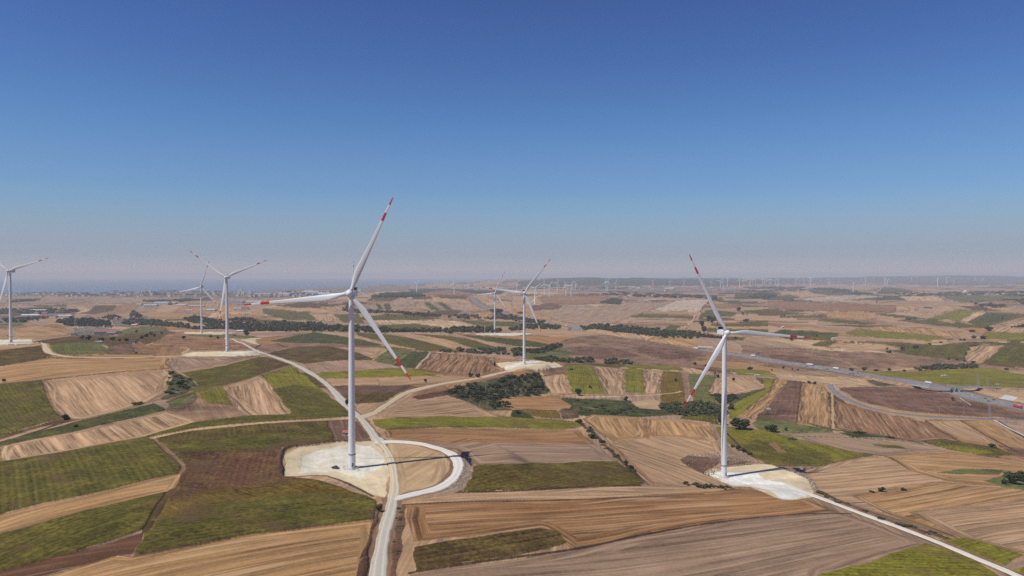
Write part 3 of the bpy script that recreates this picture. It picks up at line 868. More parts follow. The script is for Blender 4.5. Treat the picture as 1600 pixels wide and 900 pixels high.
lift[m] = -0.4

lf = lift.reshape(NR, NT)
for _ in range(2):
    lf = (np.roll(lf, 1, 1) + 2 * lf + np.roll(lf, -1, 1)) / 4
    lf[1:-1] = (lf[:-2] + 2 * lf[1:-1] + lf[2:]) / 4
lift = lf.ravel()
gz = gz + lift * np.where(gy > 4000, 0.6, 1.0)
_H0 = H
def H(x, y, und=True):
    """ground level including the highway's cutting and embankment"""
    z = _H0(x, y)
    x = np.asarray(x, float); y = np.asarray(y, float); shp = z.shape
    xf, yf, zf = x.ravel(), y.ravel(), z.ravel()
    m = np.nonzero((xf > HW[:, 0].min() - 70) & (xf < HW[:, 0].max() + 70) & (yf > HW[:, 1].min() - 70) & (yf < HW[:, 1].max() + 70))[0]
    for a in range(0, len(m), 20000):
        mm = m[a:a + 20000]
        d2 = (xf[mm, None] - HW[None, :, 0]) ** 2 + (yf[mm, None] - HW[None, :, 1]) ** 2
        j = d2.argmin(1); d = np.sqrt(d2.min(1))
        w = np.clip((62 - d) / 38, 0, 1); w = w * w * (3 - 2 * w)
        zf[mm] = zf[mm] * (1 - w) + HWZ[j] * w
    return zf.reshape(shp)
me = bpy.data.meshes.new('ground')
nv = NT * NR
me.vertices.add(nv)
me.vertices.foreach_set('co', np.stack([gx, gy, gz], 1).astype(np.float32).ravel())
I, J = np.meshgrid(np.arange(NR - 1), np.arange(NT), indexing='ij')
J2 = (J + 1) % NT
quads = np.stack([I * NT + J, I * NT + J2, (I + 1) * NT + J2, (I + 1) * NT + J], -1).reshape(-1, 4)
# orientation: normals up
a0, a1, a2 = quads[0, 0], quads[0, 1], quads[0, 2]
cr = (gx[a1] - gx[a0]) * (gy[a2] - gy[a0]) - (gy[a1] - gy[a0]) * (gx[a2] - gx[a0])
if cr < 0: quads = quads[:, ::-1]
nq = len(quads)
me.loops.add(nq * 4); me.loops.foreach_set('vertex_index', quads.astype(np.int32).ravel())
me.polygons.add(nq)
me.polygons.foreach_set('loop_start', np.arange(0, nq * 4, 4, dtype=np.int32))
me.polygons.foreach_set('loop_total', np.full(nq, 4, np.int32))
me.polygons.foreach_set('use_smooth', np.ones(nq, bool))
at = me.attributes.new('cover', 'FLOAT_COLOR', 'POINT')
at.data.foreach_set('color', np.concatenate([colr, np.ones((nv, 1))], 1).astype(np.float32).ravel())
at = me.attributes.new('rows', 'FLOAT_VECTOR', 'POINT'); at.data.foreach_set('vector', uvw.astype(np.float32).ravel())
at = me.attributes.new('sort', 'FLOAT_VECTOR', 'POINT'); at.data.foreach_set('vector', knd.astype(np.float32).ravel())
me.update(); me.validate()

# ------------------------------------------------------------------ ground material
def N(nt, t, **kw):
    n = nt.nodes.new(t)
    for k, v in kw.items():
        if k.startswith('i_'): n.inputs[int(k[2:])].default_value = v
        else: setattr(n, k, v)
    return n
def math_(nt, op, a, b=None, clamp=False):
    n = nt.nodes.new('ShaderNodeMath'); n.operation = op; n.use_clamp = clamp
    for i, v in ((0, a), (1, b)):
        if v is None: continue
        if isinstance(v, (int, float)): n.inputs[i].default_value = v
        else: nt.links.new(v, n.inputs[i])
    return n.outputs[0]
def noise(nt, vec, scale, detail=2, rough=.5, dim='3D'):
    n = nt.nodes.new('ShaderNodeTexNoise'); n.noise_dimensions = dim
    n.inputs['Scale'].default_value = scale; n.inputs['Detail'].default_value = detail; n.inputs['Roughness'].default_value = rough
    nt.links.new(vec, n.inputs['Vector']); return n.outputs['Fac']
def mixc(nt, f, a, b, mode='MIX'):
    n = nt.nodes.new('ShaderNodeMix'); n.data_type = 'RGBA'; n.blend_type = mode
    for i, v in ((0, f), (6, a), (7, b)):
        if isinstance(v, (int, float)): n.inputs[i].default_value = v
        elif isinstance(v, tuple): n.inputs[i].default_value = v
        else: nt.links.new(v, n.inputs[i])
    return n.outputs[2]
gm = bpy.data.materials.new('farmland'); gm.use_nodes = True
nt = gm.node_tree; bs = nt.nodes['Principled BSDF']
bs.inputs['Roughness'].default_value = 0.95; bs.inputs['Specular IOR Level'].default_value = 0.1
acol = N(nt, 'ShaderNodeAttribute', attribute_name='cover').outputs['Color']
rows = N(nt, 'ShaderNodeAttribute', attribute_name='rows').outputs['Vector']
srt = N(nt, 'ShaderNodeAttribute', attribute_name='sort').outputs['Vector']
sr_ = nt.nodes.new('ShaderNodeSeparateXYZ'); nt.links.new(rows, sr_.inputs[0])
ss_ = nt.nodes.new('ShaderNodeSeparateXYZ'); nt.links.new(srt, ss_.inputs[0])
U, V, A = sr_.outputs; CR, SCB, GRV = ss_.outputs
pos = nt.nodes.new('ShaderNodeNewGeometry').outputs['Position']
def vec(a, b, c=0.0):
    n = nt.nodes.new('ShaderNodeCombineXYZ')
    for i, v in enumerate((a, b, c)):
        if isinstance(v, (int, float)): n.inputs[i].default_value = v
        else: nt.links.new(v, n.inputs[i])
    return n.outputs[0]
v1 = vec(math_(nt, 'MULTIPLY', U, 0.16), math_(nt, 'MULTIPLY', V, 0.0022))
v3 = vec(math_(nt, 'MULTIPLY', U, 0.95), math_(nt, 'MULTIPLY', V, 0.02))
v4 = vec(math_(nt, 'MULTIPLY', U, 0.035), math_(nt, 'MULTIPLY', V, 0.007))
v2 = vec(math_(nt, 'MULTIPLY', U, 0.42), math_(nt, 'MULTIPLY', V, 0.010))
s1 = noise(nt, v1, 1.0, 2, .6, '2D'); s2 = noise(nt, v2, 1.0, 2, .6, '2D'); s3 = noise(nt, v3, 1.0, 3, .65, '2D'); s4 = noise(nt, v4, 1.0, 3, .6, '2D')
st = math_(nt, 'ADD', math_(nt, 'MULTIPLY', math_(nt, 'SUBTRACT', s1, 0.5), 1.5), math_(nt, 'MULTIPLY', math_(nt, 'SUBTRACT', s2, 0.5), 0.9))
st = math_(nt, 'ADD', st, math_(nt, 'MULTIPLY', math_(nt, 'SUBTRACT', s3, 0.5), 1.1))
wv = math_(nt, 'SINE', math_(nt, 'ADD', math_(nt, 'MULTIPLY', U, 0.87), math_(nt, 'MULTIPLY', s1, 9.0)))
st = math_(nt, 'ADD', st, math_(nt, 'MULTIPLY', wv, 0.085))
st = math_(nt, 'MULTIPLY', st, A)
st = math_(nt, 'ADD', st, math_(nt, 'MULTIPLY', math_(nt, 'SUBTRACT', s4, 0.5), 0.7))
big_n = noise(nt, pos, 0.008, 4, .55); mid_n = noise(nt, pos, 0.05, 4, .6); fine = noise(nt, pos, 0.45, 4, .65)
scr = noise(nt, pos, 0.022, 6, .72)
tot = math_(nt, 'ADD', 1.0, st)
tot = math_(nt, 'ADD', tot, math_(nt, 'MULTIPLY', math_(nt, 'SUBTRACT', big_n, 0.5), 0.5))
tot = math_(nt, 'ADD', tot, math_(nt, 'MULTIPLY', math_(nt, 'SUBTRACT', mid_n, 0.5), 0.45))
tot = math_(nt, 'ADD', tot, math_(nt, 'MULTIPLY', math_(nt, 'SUBTRACT', fine, 0.5), math_(nt, 'ADD', 0.6, math_(nt, 'MULTIPLY', CR, 1.3))))
tot = math_(nt, 'ADD', tot, math_(nt, 'MULTIPLY', math_(nt, 'SUBTRACT', scr, 0.5), math_(nt, 'MULTIPLY', SCB, 2.6)))
tot = math_(nt, 'ADD', tot, math_(nt, 'MULTIPLY', math_(nt, 'SUBTRACT', noise(nt, pos, 0.28, 3, .6), 0.5), math_(nt, 'MULTIPLY', CR, 1.4)))
tot = math_(nt, 'MAXIMUM', tot, 0.35); tot = math_(nt, 'MINIMUM', tot, 1.9)
col = mixc(nt, 1.0, acol, (1, 1, 1, 1), 'MULTIPLY')
vt = vec(tot, tot, tot)
c1 = mixc(nt, 1.0, acol, vt, 'MULTIPLY')
# straw-coloured lines in stubble, yellow heads and brown gaps in crops, pale patches in scrub
rowv = math_(nt, 'MULTIPLY', math_(nt, 'SINE', math_(nt, 'ADD', math_(nt, 'MULTIPLY', U, 1.75), math_(nt, 'MULTIPLY', s1, 3.0))), math_(nt, 'MULTIPLY', CR, .13))
gmot = math_(nt, 'MULTIPLY', math_(nt, 'SUBTRACT', noise(nt, pos, 0.11, 5, .7), 0.5), math_(nt, 'MULTIPLY', GRV, 0.9))
rw = math_(nt, 'ADD', 1.0, math_(nt, 'ADD', rowv, gmot))
c1 = mixc(nt, 1.0, c1, vec(rw, rw, rw), 'MULTIPLY')
straw_f = math_(nt, 'MULTIPLY', math_(nt, 'MULTIPLY', math_(nt, 'SUBTRACT', s2, 0.56, True), 3.5, True), math_(nt, 'MULTIPLY', A, math_(nt, 'SUBTRACT', 1.0, CR), True))
c2 = mixc(nt, math_(nt, 'MULTIPLY', straw_f, 0.7), c1, (0.55, 0.41, 0.25, 1))
sp = noise(nt, pos, 0.4, 4, .75)
yl = math_(nt, 'MULTIPLY', math_(nt, 'MULTIPLY', math_(nt, 'SUBTRACT', math_(nt, 'ADD', math_(nt, 'MULTIPLY', sp, .5), math_(nt, 'MULTIPLY', mid_n, .5)), 0.5, True), 6.0, True), CR)
c3 = mixc(nt, math_(nt, 'MULTIPLY', yl, 0.5), c2, (0.27, 0.21, 0.035, 1))
sp2 = noise(nt, pos, 0.03, 5, .65)
br = math_(nt, 'MULTIPLY', math_(nt, 'MULTIPLY', math_(nt, 'SUBTRACT', sp2, 0.53, True), 7.0, True), CR)
c4 = mixc(nt, math_(nt, 'MULTIPLY', br, 0.65), c3, (0.115, 0.066, 0.034, 1))
pl = math_(nt, 'MULTIPLY', math_(nt, 'MULTIPLY', math_(nt, 'SUBTRACT', noise(nt, pos, 0.06, 6, .7), 0.56, True), 8.0, True), SCB)
c5 = mixc(nt, math_(nt, 'MULTIPLY', pl, 0.45), c4, (0.36, 0.26, 0.16, 1))
gv = math_(nt, 'MULTIPLY', math_(nt, 'MULTIPLY', math_(nt, 'SUBTRACT', noise(nt, pos, 0.07, 5, .6), 0.48, True), 7.0, True), GRV)
c6 = mixc(nt, math_(nt, 'MULTIPLY', gv, 0.55), c5, (0.60, 0.49, 0.33, 1))
nt.links.new(c6, bs.inputs['Base Color'])
bmp = nt.nodes.new('ShaderNodeBump'); bmp.inputs['Strength'].default_value = 0.5; bmp.inputs['Distance'].default_value = 0.5
nt.links.new(math_(nt, 'ADD', sp, math_(nt, 'MULTIPLY', s2, A)), bmp.inputs['Height'])
nt.links.new(bmp.outputs[0], bs.inputs['Normal'])
me.materials.append(gm)
ground = link(bpy.data.objects.new('ground', me))
tag(ground, kind='structure')
del TH, RRg, wx, wy, jpx, jpy, ci, cj, brd, rag, du, dv, wi, wj, hh

# ------------------------------------------------------------------ sea
b = MB()
ring = [(math.sin(t) * 36000, math.cos(t) * 36000, SEA) for t in np.linspace(-1.2, 0.15, 30)]
ring2 = [(math.sin(t) * 6000, math.cos(t) * 6000, SEA) for t in np.linspace(-1.2, 0.15, 30)]
b.add(ring2 + ring, [(i, i + 1, i + 31, i + 30) for i in range(29)])
sea_m = simple_mat('sea_water', (0.11, 0.18, 0.26), rough=0.7, spec=0.1)
tag(b.build('sea', sea_m), kind='structure')

# ------------------------------------------------------------------ haze: one closed box of even air
hb = MB(); hb.box((0, 26000, -80.5), (134000, 72000, 289))
hz = hb.build('haze', [])
hm = bpy.data.materials.new('hazy_air'); hm.use_nodes = True
hn = hm.node_tree.nodes; hn.remove(hn['Principled BSDF'])
pv = hn.new('ShaderNodeVolumePrincipled')
pv.inputs['Color'].default_value = HAZE_COL
pv.inputs['Density'].default_value = HAZE_D
pv.inputs['Anisotropy'].default_value = 0.0
hm.node_tree.links.new(pv.outputs[0], hn['Material Output'].inputs['Volume'])
hz.data.materials.append(hm)
hz.visible_shadow = True
tag(hz, kind='stuff')
# ------------------------------------------------------------------ gravel roads
def road_mat(name, base, track, edge):
    m = bpy.data.materials.new(name); m.use_nodes = True; nt = m.node_tree
    b = nt.nodes['Principled BSDF']; b.inputs['Roughness'].default_value = .95; b.inputs['Specular IOR Level'].default_value = .1
    a = N(nt, 'ShaderNodeAttribute', attribute_name='across').outputs['Fac']
    p = nt.nodes.new('ShaderNodeNewGeometry').outputs['Position']
    n1 = noise(nt, p, 0.12, 4, .6); n2 = noise(nt, p, 1.1, 3, .6)
    w = math_(nt, 'ABSOLUTE', a)
    tr = math_(nt, 'MULTIPLY', math_(nt, 'SUBTRACT', 1.0, math_(nt, 'MULTIPLY', math_(nt, 'ABSOLUTE', math_(nt, 'SUBTRACT', w, 0.42)), 5.0), True), math_(nt, 'MULTIPLY', n1, 1.3), True)
    c = mixc(nt, n1, (*base, 1), tuple(x * .70 for x in base) + (1,))
    c = mixc(nt, math_(nt, 'MULTIPLY', tr, 1.0, True), c, (*track, 1))
    ed = math_(nt, 'MULTIPLY', math_(nt, 'SUBTRACT', math_(nt, 'ADD', w, math_(nt, 'MULTIPLY', math_(nt, 'SUBTRACT', n1, .5), .8)), 0.82, True), 6.0, True)
    c = mixc(nt, ed, c, (*edge, 1))
    f = math_(nt, 'ADD', .86, math_(nt, 'MULTIPLY', n2, .28))
    c = mixc(nt, 1.0, c, vec_(nt, f), 'MULTIPLY')
    nt.links.new(c, b.inputs['Base Color'])
    return m
def vec_(nt, f):
    n = nt.nodes.new('ShaderNodeCombineXYZ')
    for i in range(3): nt.links.new(f, n.inputs[i])
    return n.outputs[0]
def ribbon(name, wl2, offs, zoff, mat, zline=None, jit=0.0, extra=None):
    """sheet draped along a world polyline; offs: cross positions, zoff: heights over the ground there"""
    t = np.gradient(wl2, axis=0); t /= np.hypot(*t.T)[:, None] + 1e-9
    nrm = np.stack([t[:, 1], -t[:, 0]], 1)
    n = len(wl2); k = len(offs)
    V_, A_ = [], []
    jr = np.random.default_rng(5)
    scale = 1 + jit * np.convolve(jr.normal(0, 1, n + 8), np.ones(9) / 9, 'valid') * 2
    P = [wl2 + nrm * (o * scale[:, None]) for o in offs]
    if zline is None:
        zs = [H(p[:, 0], p[:, 1]) for p in P]
        zc = np.mean(zs, 0)
    else:
        zs = [zline] * k
    for j in range(k):
        V_.append(np.column_stack([P[j], zs[j] + zoff[j]])); A_.append(np.full(n, offs[j] / max(abs(offs[0]), 1e-6)))
    Vv = np.stack(V_, 1).reshape(-1, 3); Aa = np.stack(A_, 1).ravel()
    fs = [(i * k + j, i * k + j + 1, (i + 1) * k + j + 1, (i + 1) * k + j) for i in range(n - 1) for j in range(k - 1)]
    me_ = bpy.data.meshes.new(name); me_.from_pydata(Vv.tolist(), [], fs)
    at_ = me_.attributes.new('across', 'FLOAT', 'POINT'); at_.data.foreach_set('value', Aa.astype(np.float32))
    mats_ = mat if isinstance(mat, list) else [mat]
    for mm_ in mats_: me_.materials.append(mm_)
    if extra: me_.polygons.foreach_set('material_index', [extra[j] for i in range(n - 1) for j in range(k - 1)])
    if me_.polygons[0].normal.z < 0: me_.flip_normals()
    return link(bpy.data.objects.new(name, me_))
RM = {
 'main': road_mat('grey_gravel', srgb(196, 187, 168), srgb(212, 204, 186), srgb(160, 138, 110)),
 'main2': road_mat('grey_gravel_far', srgb(196, 187, 168), srgb(212, 204, 186), srgb(160, 138, 110)),
 'track': road_mat('pad_track', srgb(204, 188, 156), srgb(220, 208, 184), srgb(196, 172, 132)),
 'pale': road_mat('yellow_gravel', srgb(200, 180, 146), srgb(212, 196, 162), PAL['tan']),
 'white': road_mat('white_gravel', srgb(222, 213, 196), srgb(234, 228, 216), srgb(186, 166, 134)),
}
for wl2, w, k in ROAD_W:
    h = w / 2
    o = ribbon('gravel_road', wl2, [-h - .9, -h, -h * .5, 0, h * .5, h, h + .9], [-.25, .16, .2, .24, .2, .16, -.25], RM[k], jit=.22)
    tag(o, kind='structure')
# tyre tracks across the pad of the nearest turbine
asph = simple_mat('asphalt', (0.20, 0.19, 0.178), var=.12, scale=.04)
conc = simple_mat('concrete', (0.50, 0.47, 0.42), var=.15, scale=.3)
paint = simple_mat('road_paint', (0.7, 0.7, 0.68))
median_m = simple_mat('median_soil', PAL['scrub'], var=.3, scale=.1)
for wl2, w in ASPH_W:
    h = w / 2
    o = ribbon('service_road', wl2, [-h - 1.5, -h, 0, h, h + 1.5], [-.3, .2, .26, .2, -.3], asph)
    tag(o, kind='structure')
    o = ribbon('concrete_gutter', wl2, [-h - 3.2, -h - 1.9], [.05, .3], conc)
    tag(o, kind='structure')
# highway: two carriageways, median, edge lines, lane dashes
hwl = HW[::2]; hwzl = HWZ[::2]
t_ = np.linspace(0, 1, len(hwl)); 
o = ribbon('highway', hwl, [-21, -18.5, -10, -2, -1.2, 1.2, 2, 10, 18.5, 21], [-.4, .1, .2, .2, .45, .45, .2, .2, .1, -.4], [asph, median_m], zline=hwzl,
           extra=[1, 0, 0, 0, 1, 0, 0, 0, 1])
tag(o, kind='structure')
mk = MB()
tg = np.gradient(hwl, axis=0); tg /= np.hypot(*tg.T)[:, None]; hn_ = np.stack([tg[:, 1], -tg[:, 0]], 1)
for off, wd, dash in ((-17.2, .5, 0), (-2.6, .4, 0), (2.6, .4, 0), (17.2, .5, 0), (-7.5, .35, 1), (-12.0, .35, 1), (7.5, .35, 1), (12.0, .35, 1)):
    zo = float(np.interp(abs(off), [2, 10, 18.5], [.2, .2, .1])) + .03
    for i in range(len(hwl) - 1):
        if hwl[i, 1] > 3200: continue
        f0, f1 = (0, 1) if not dash else (0, .45)
        a = hwl[i] * (1 - f0) + hwl[i + 1] * f0; c = hwl[i] * (1 - f1) + hwl[i + 1] * f1
        za = hwzl[i]; zc = hwzl[i] * (1 - f1) + hwzl[i + 1] * f1
        n0, n1 = hn_[i], hn_[i] * (1 - f1) + hn_[i + 1] * f1
        mk.add([(*(a + n0 * (off - wd / 2)), za + zo), (*(a + n0 * (off + wd / 2)), za + zo), (*(c + n1 * (off + wd / 2)), zc + zo), (*(c + n1 * (off - wd / 2)), zc + zo)], [(0, 1, 2, 3)])
tag(mk.build('lane_markings', paint), kind='structure')
cb = MB()
steel = simple_mat('galvanised_steel', (0.42, 0.43, 0.44), rough=.5, metallic=.4)
dark_steel = simple_mat('weathered_steel', (0.16, 0.165, 0.17), rough=.6)
for off in (-19.2, 19.2):
    for i in range(len(hwl) - 1):
        if hwl[i, 1] > 3000: continue
        a = hwl[i] + hn_[i] * off; c = hwl[i + 1] + hn_[i + 1] * off
        cb.add([(*a, hwzl[i] + .45), (*c, hwzl[i + 1] + .45), (*c, hwzl[i + 1] + .8), (*a, hwzl[i] + .8)], [(0, 1, 2, 3)])
        cb.box((a[0], a[1], hwzl[i] + .25), (.15, .15, 1.1))
o = cb.build('guard_rail', steel)
tag(o, 'thin grey steel guard rails along both edges of the highway', 'guard rail')

# side slope and concrete drain right of the junction
def at_z(px, py, z):
    a, b = ray_dir(px, py); y = z / b
    return Vector((float(a * y), float(y), z))
# overpass
br = empty('overpass_bridge', at_z(1494, 606, -183.0))
tag(br, 'long flat concrete road bridge crossing the highway on square piers', 'bridge')
DZ = -182.6
line = [(1428, 600.5), (1452, 604.6), (1480, 605.0), (1510, 604.4), (1535, 604.2)]
pts_d = [at_z(x, y, DZ) for x, y in line]
org = Vector(br.location)
def deck_obj(name, pts, w, thick, mat, parent, top=0.0):
    m = MB(); rr_ = []
    for i, p in enumerate(pts):
        d = (pts[min(i + 1, len(pts) - 1)] - pts[max(i - 1, 0)]); d.z = 0; d.normalize(); n = Vector((-d.y, d.x, 0))
        q = p - org + Vector((0, 0, top))
        rr_.append([tuple(q + n * w / 2), tuple(q - n * w / 2), tuple(q - n * w / 2 - Vector((0, 0, thick))), tuple(q + n * w / 2 - Vector((0, 0, thick)))])
    m.rings(rr_, smooth=False)
    return m.build(name, mat, parent)
deck_obj('deck', pts_d, 11.5, 1.3, conc, br)
deck_obj('road_surface', [p + Vector((0, 0, .06)) for p in pts_d], 9.6, .05, asph, br)
for s in (-1, 1):
    sh = []
    for i, p in enumerate(pts_d):
        d = (pts_d[min(i + 1, 4)] - pts_d[max(i - 1, 0)]); d.z = 0; d.normalize(); n = Vector((-d.y, d.x, 0))
        sh.append(p + n * (s * 5.5))
    deck_obj('parapet', sh, .35, 1.0, steel, br, top=1.0)
for fx, (x, y) in enumerate(((1489, 611), (1497, 611.5))):
    p = at_z(x, 605, DZ)
    for dy in (-3.4, 3.4):
        m = MB(); m.box((p.x - org.x, p.y + dy - org.y, -5.2), (1.9, 1.5, 7.9)); m.build('pier', conc, br)
    m = MB(); m.box((p.x - org.x, p.y - org.y, -1.75), (2.0, 10.2, 1.0)); m.build('pier_cap', conc, br)
# approach embankments
soil_m = simple_mat('sandy_slope', PAL['tan'], var=.3, scale=.08, col2=PAL['scrub'])
def embank(pts, w, name='embankment'):
    m = MB(); rr_ = []
    for i, p in enumerate(pts):
        d = (pts[min(i + 1, len(pts) - 1)] - pts[max(i - 1, 0)]); d.z = 0; d.normalize(); n = Vector((-d.y, d.x, 0))
        hh_ = max(.8, p.z + 191.5)
        rr_.append([tuple(p + n * (w / 2)), tuple(p - n * (w / 2)), tuple(p - n * (w / 2 + hh_ * 1.6) - Vector((0, 0, hh_))), tuple(p + n * (w / 2 + hh_ * 1.6) - Vector((0, 0, hh_)))])
    m.rings(rr_, smooth=False)
    o = m.build(name, soil_m); tag(o, kind='structure')
    m = MB(); rr_ = []
    vs_, fs_ = [], []
    for i, p in enumerate(pts):
        d = (pts[min(i + 1, len(pts) - 1)] - pts[max(i - 1, 0)]); d.z = 0; d.normalize(); n = Vector((-d.y, d.x, 0))
        vs_ += [tuple(p + n * 4.8 + Vector((0, 0, .07))), tuple(p - n * 4.8 + Vector((0, 0, .07)))]
        if i: fs_.append((2 * i - 2, 2 * i - 1, 2 * i + 1, 2 * i))
    m.add(vs_, fs_)
    o = m.build('approach_road', asph); tag(o, kind='structure')
embank([at_z(1523, 610.6, -190), at_z(1536, 604.2, DZ), at_z(1550, 604.5, DZ), at_z(1575, 606, DZ), at_z(1600, 608, -183.2), at_z(1660, 612.5, -184.5), at_z(1740, 618, -187)], 11.5)
embank([at_z(1440, 607.4, -190), at_z(1427.5, 600.4, DZ), at_z(1405, 596.2, -184.5), at_z(1380, 591.7, -186.5), at_z(1350, 586.5, -188.5)], 11.0)
# ------------------------------------------------------------------ wind turbines
def turb_mat(name, col, streak=True):
    m = simple_mat(name, col, rough=.42, spec=.35)
    nt = m.node_tree; b = nt.nodes['Principled BSDF']
    t = nt.nodes.new('ShaderNodeTexCoord').outputs['Object']
    mp = nt.nodes.new('ShaderNodeMapping'); mp.inputs['Scale'].default_value = (1.2, 1.2, .06); nt.links.new(t, mp.inputs[0])
    n1 = noise(nt, mp.outputs[0], 1.0, 3, .6)
    f = math_(nt, 'ADD', .92, math_(nt, 'MULTIPLY', n1, .14))
    nt.links.new(mixc(nt, 1.0, (*col, 1), vec_(nt, f), 'MULTIPLY'), b.inputs['Base Color'])
    return m
white = turb_mat('turbine_white', (0.72, 0.72, 0.71))
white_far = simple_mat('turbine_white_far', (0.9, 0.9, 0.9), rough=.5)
red = turb_mat('blade_red', (0.55, 0.035, 0.03))
black = simple_mat('cooler_black', (0.022, 0.02, 0.024), rough=.5)
dirt = simple_mat('disturbed_soil', PAL['gold'], var=.25, scale=.6)
HUB, ROT = 112.0, 67.5
def blade_mesh(nsec, npt):
    m = MB(); st = []
    prof = [(0, 2.3, 1.0, 24), (.03, 2.3, 1.0, 24), (.07, 2.7, .85, 20), (.12, 3.6, .55, 15), (.18, 4.25, .38, 12), (.24, 4.15, .31, 9.5), (.35, 3.5, .26, 6.5), (.5, 2.75, .22, 4), (.65, 2.1, .19, 2), (.745, 1.78, .18, 1),
            (.746, 1.78, .18, 1), (.83, 1.5, .17, .5), (.831, 1.5, .17, .5), (.915, 1.15, .16, 0), (.916, 1.15, .16, 0), (.97, .85, .15, 0), (.992, .5, .15, 0), (1.0, .12, .2, 0)]
    rings = []
    for s, c, th_, tw in prof:
        z = 1.6 + s * (ROT - 1.6); tw = R(tw + 3)
        blend = min(1, max(0, (s - .03) / .13))
        ring = []
        for k in range(npt):
            a = 2 * math.pi * k / npt
            cx = math.cos(a); sy = math.sin(a)
            # circle -> airfoil: leading edge at +, quarter chord on the pitch axis
            px_ = c / 2 * cx - blend * c * .22
            taper_ = 1 - blend * .55 * (.5 - .5 * cx) ** 1.0
            py_ = c / 2 * th_ * sy * taper_
            x = px_ * math.cos(tw) - py_ * math.sin(tw); y = px_ * math.sin(tw) + py_ * math.cos(tw)
            ring.append((x, y - 2.2 * s * s, z))
        rings.append(ring)
    # colour by station
    for i in range(len(rings) - 1):
        s0 = prof[i][0]
        mi = 1 if (.7455 <= s0 < .8305) or (.9155 <= s0) else 0
        m.rings([rings[i], rings[i + 1]], mi=mi, smooth=True, cap=False)
    m.add(rings[0], [tuple(range(npt))[::-1]], 0); m.add(rings[-1], [tuple(range(npt))], 1)
    me_ = m.mesh('blade', [white, red])
    bm_ = bmesh.new(); bm_.from_mesh(me_); bmesh.ops.remove_doubles(bm_, verts=bm_.verts, dist=.001)
    bmesh.ops.recalc_face_normals(bm_, faces=bm_.faces); bm_.to_mesh(me_); bm_.free()
    return me_
BL_HI, BL_LO = blade_mesh(18, 16), blade_mesh(18, 6)
BL_LO.transform(Matrix.Diagonal((1.35, 1.35, 1, 1)))
TILT = R(-5)
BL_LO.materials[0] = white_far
def rounded_box(m, c, d, r, mi=0):
    bm_ = bmesh.new(); bmesh.ops.create_cube(bm_, size=1)
    for v in bm_.verts: v.co = Vector((v.co.x * d[0], v.co.y * d[1], v.co.z * d[2])) + Vector(c)
    bmesh.ops.bevel(bm_, geom=list(bm_.edges), offset=r, segments=2, affect='EDGES')
    bm_.verts.ensure_lookup_table()
    m.add([tuple(v.co) for v in bm_.verts], [tuple(v.index for v in f.verts) for f in bm_.faces], mi)
    bm_.free()
def turbine_proto(hi):
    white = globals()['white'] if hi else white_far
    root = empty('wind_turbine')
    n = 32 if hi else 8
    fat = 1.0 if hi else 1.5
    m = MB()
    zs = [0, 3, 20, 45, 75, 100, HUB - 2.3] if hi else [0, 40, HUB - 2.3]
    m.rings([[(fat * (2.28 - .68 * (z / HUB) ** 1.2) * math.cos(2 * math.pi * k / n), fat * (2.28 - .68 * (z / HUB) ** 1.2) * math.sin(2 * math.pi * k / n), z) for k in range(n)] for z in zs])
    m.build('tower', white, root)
    m = MB(); rounded_box(m, (0, 3.6, HUB + .1), (4.1, 12.6, 4.1), .55 if hi else .3)
    nac = m.build('nacelle', white, root)
    m = MB(); m.box((0, 8.4, HUB + 3.35), (3.9, 1.5, 2.3)); m.build('cooler', black, nac)
    if hi:
        m = MB()
        for z in (2.25, 4.45): m.box((0, 8.4, HUB + z), (4.2, 1.8, .16))
        for x in (-2.0, 2.0): m.box((x, 8.4, HUB + 3.35), (.18, 1.8, 2.2))
        m.build('cooler_frame', steel, nac)
    m = MB(); nn = 20 if hi else 8
    rs = [(-2.7, 1.75), (-3.1, 2.15), (-4.2, 2.35), (-5.6, 2.3), (-6.6, 1.9), (-7.2, 1.25), (-7.5, .4)]
    ct, stt = math.cos(TILT), math.sin(TILT)
    m.rings([[(r * math.cos(2 * math.pi * k / nn), y * ct - r * math.sin(2 * math.pi * k / nn) * stt, HUB + y * stt + r * math.sin(2 * math.pi * k / nn) * ct) for k in range(nn)] for y, r in rs])
    m.build('hub', white, root)
    for k in range(3):
        b_ = link(bpy.data.objects.new('blade', BL_HI if hi else BL_LO), root)
        b_.location = (0, -4.9, HUB + .43); b_.rotation_mode = 'YXZ'
    if hi:
        m = MB(); m.rings([[(rr_ * math.cos(2 * math.pi * k / n), rr_ * math.sin(2 * math.pi * k / n), z) for k in range(n)] for z, rr_ in ((8.7, 2.3), (8.8, 2.42), (9.3, 2.42), (9.4, 2.28))], smooth=False)
        m.build('flange', dark_steel, root)
        m = MB(); m.box((.9, -2.17, 2.6), (1.0, .25, 2.3), rz=.4); m.build('door', dark_steel, root)
        m = MB(); m.box((1.25, -2.9, .7), (1.5, 1.6, 1.5), rz=.4); m.build('entrance_steps', steel, root)
        m = MB(); m.rings([[(rr_ * math.cos(2 * math.pi * k / 24), rr_ * math.sin(2 * math.pi * k / 24), z) for k in range(24)] for z, rr_ in ((-1.5, 4.4), (.35, 4.2), (.5, 3.9))], smooth=False)
        m.build('foundation', conc, root)
    return root
def pose(root, psi, alpha):
    root.rotation_euler = (0, 0, R(psi))
    bl = [c for c in root.children if c.name.startswith('blade')]
    for k, b_ in enumerate(bl):
        b_.rotation_euler = (TILT, R(alpha + 120 * k), 0)
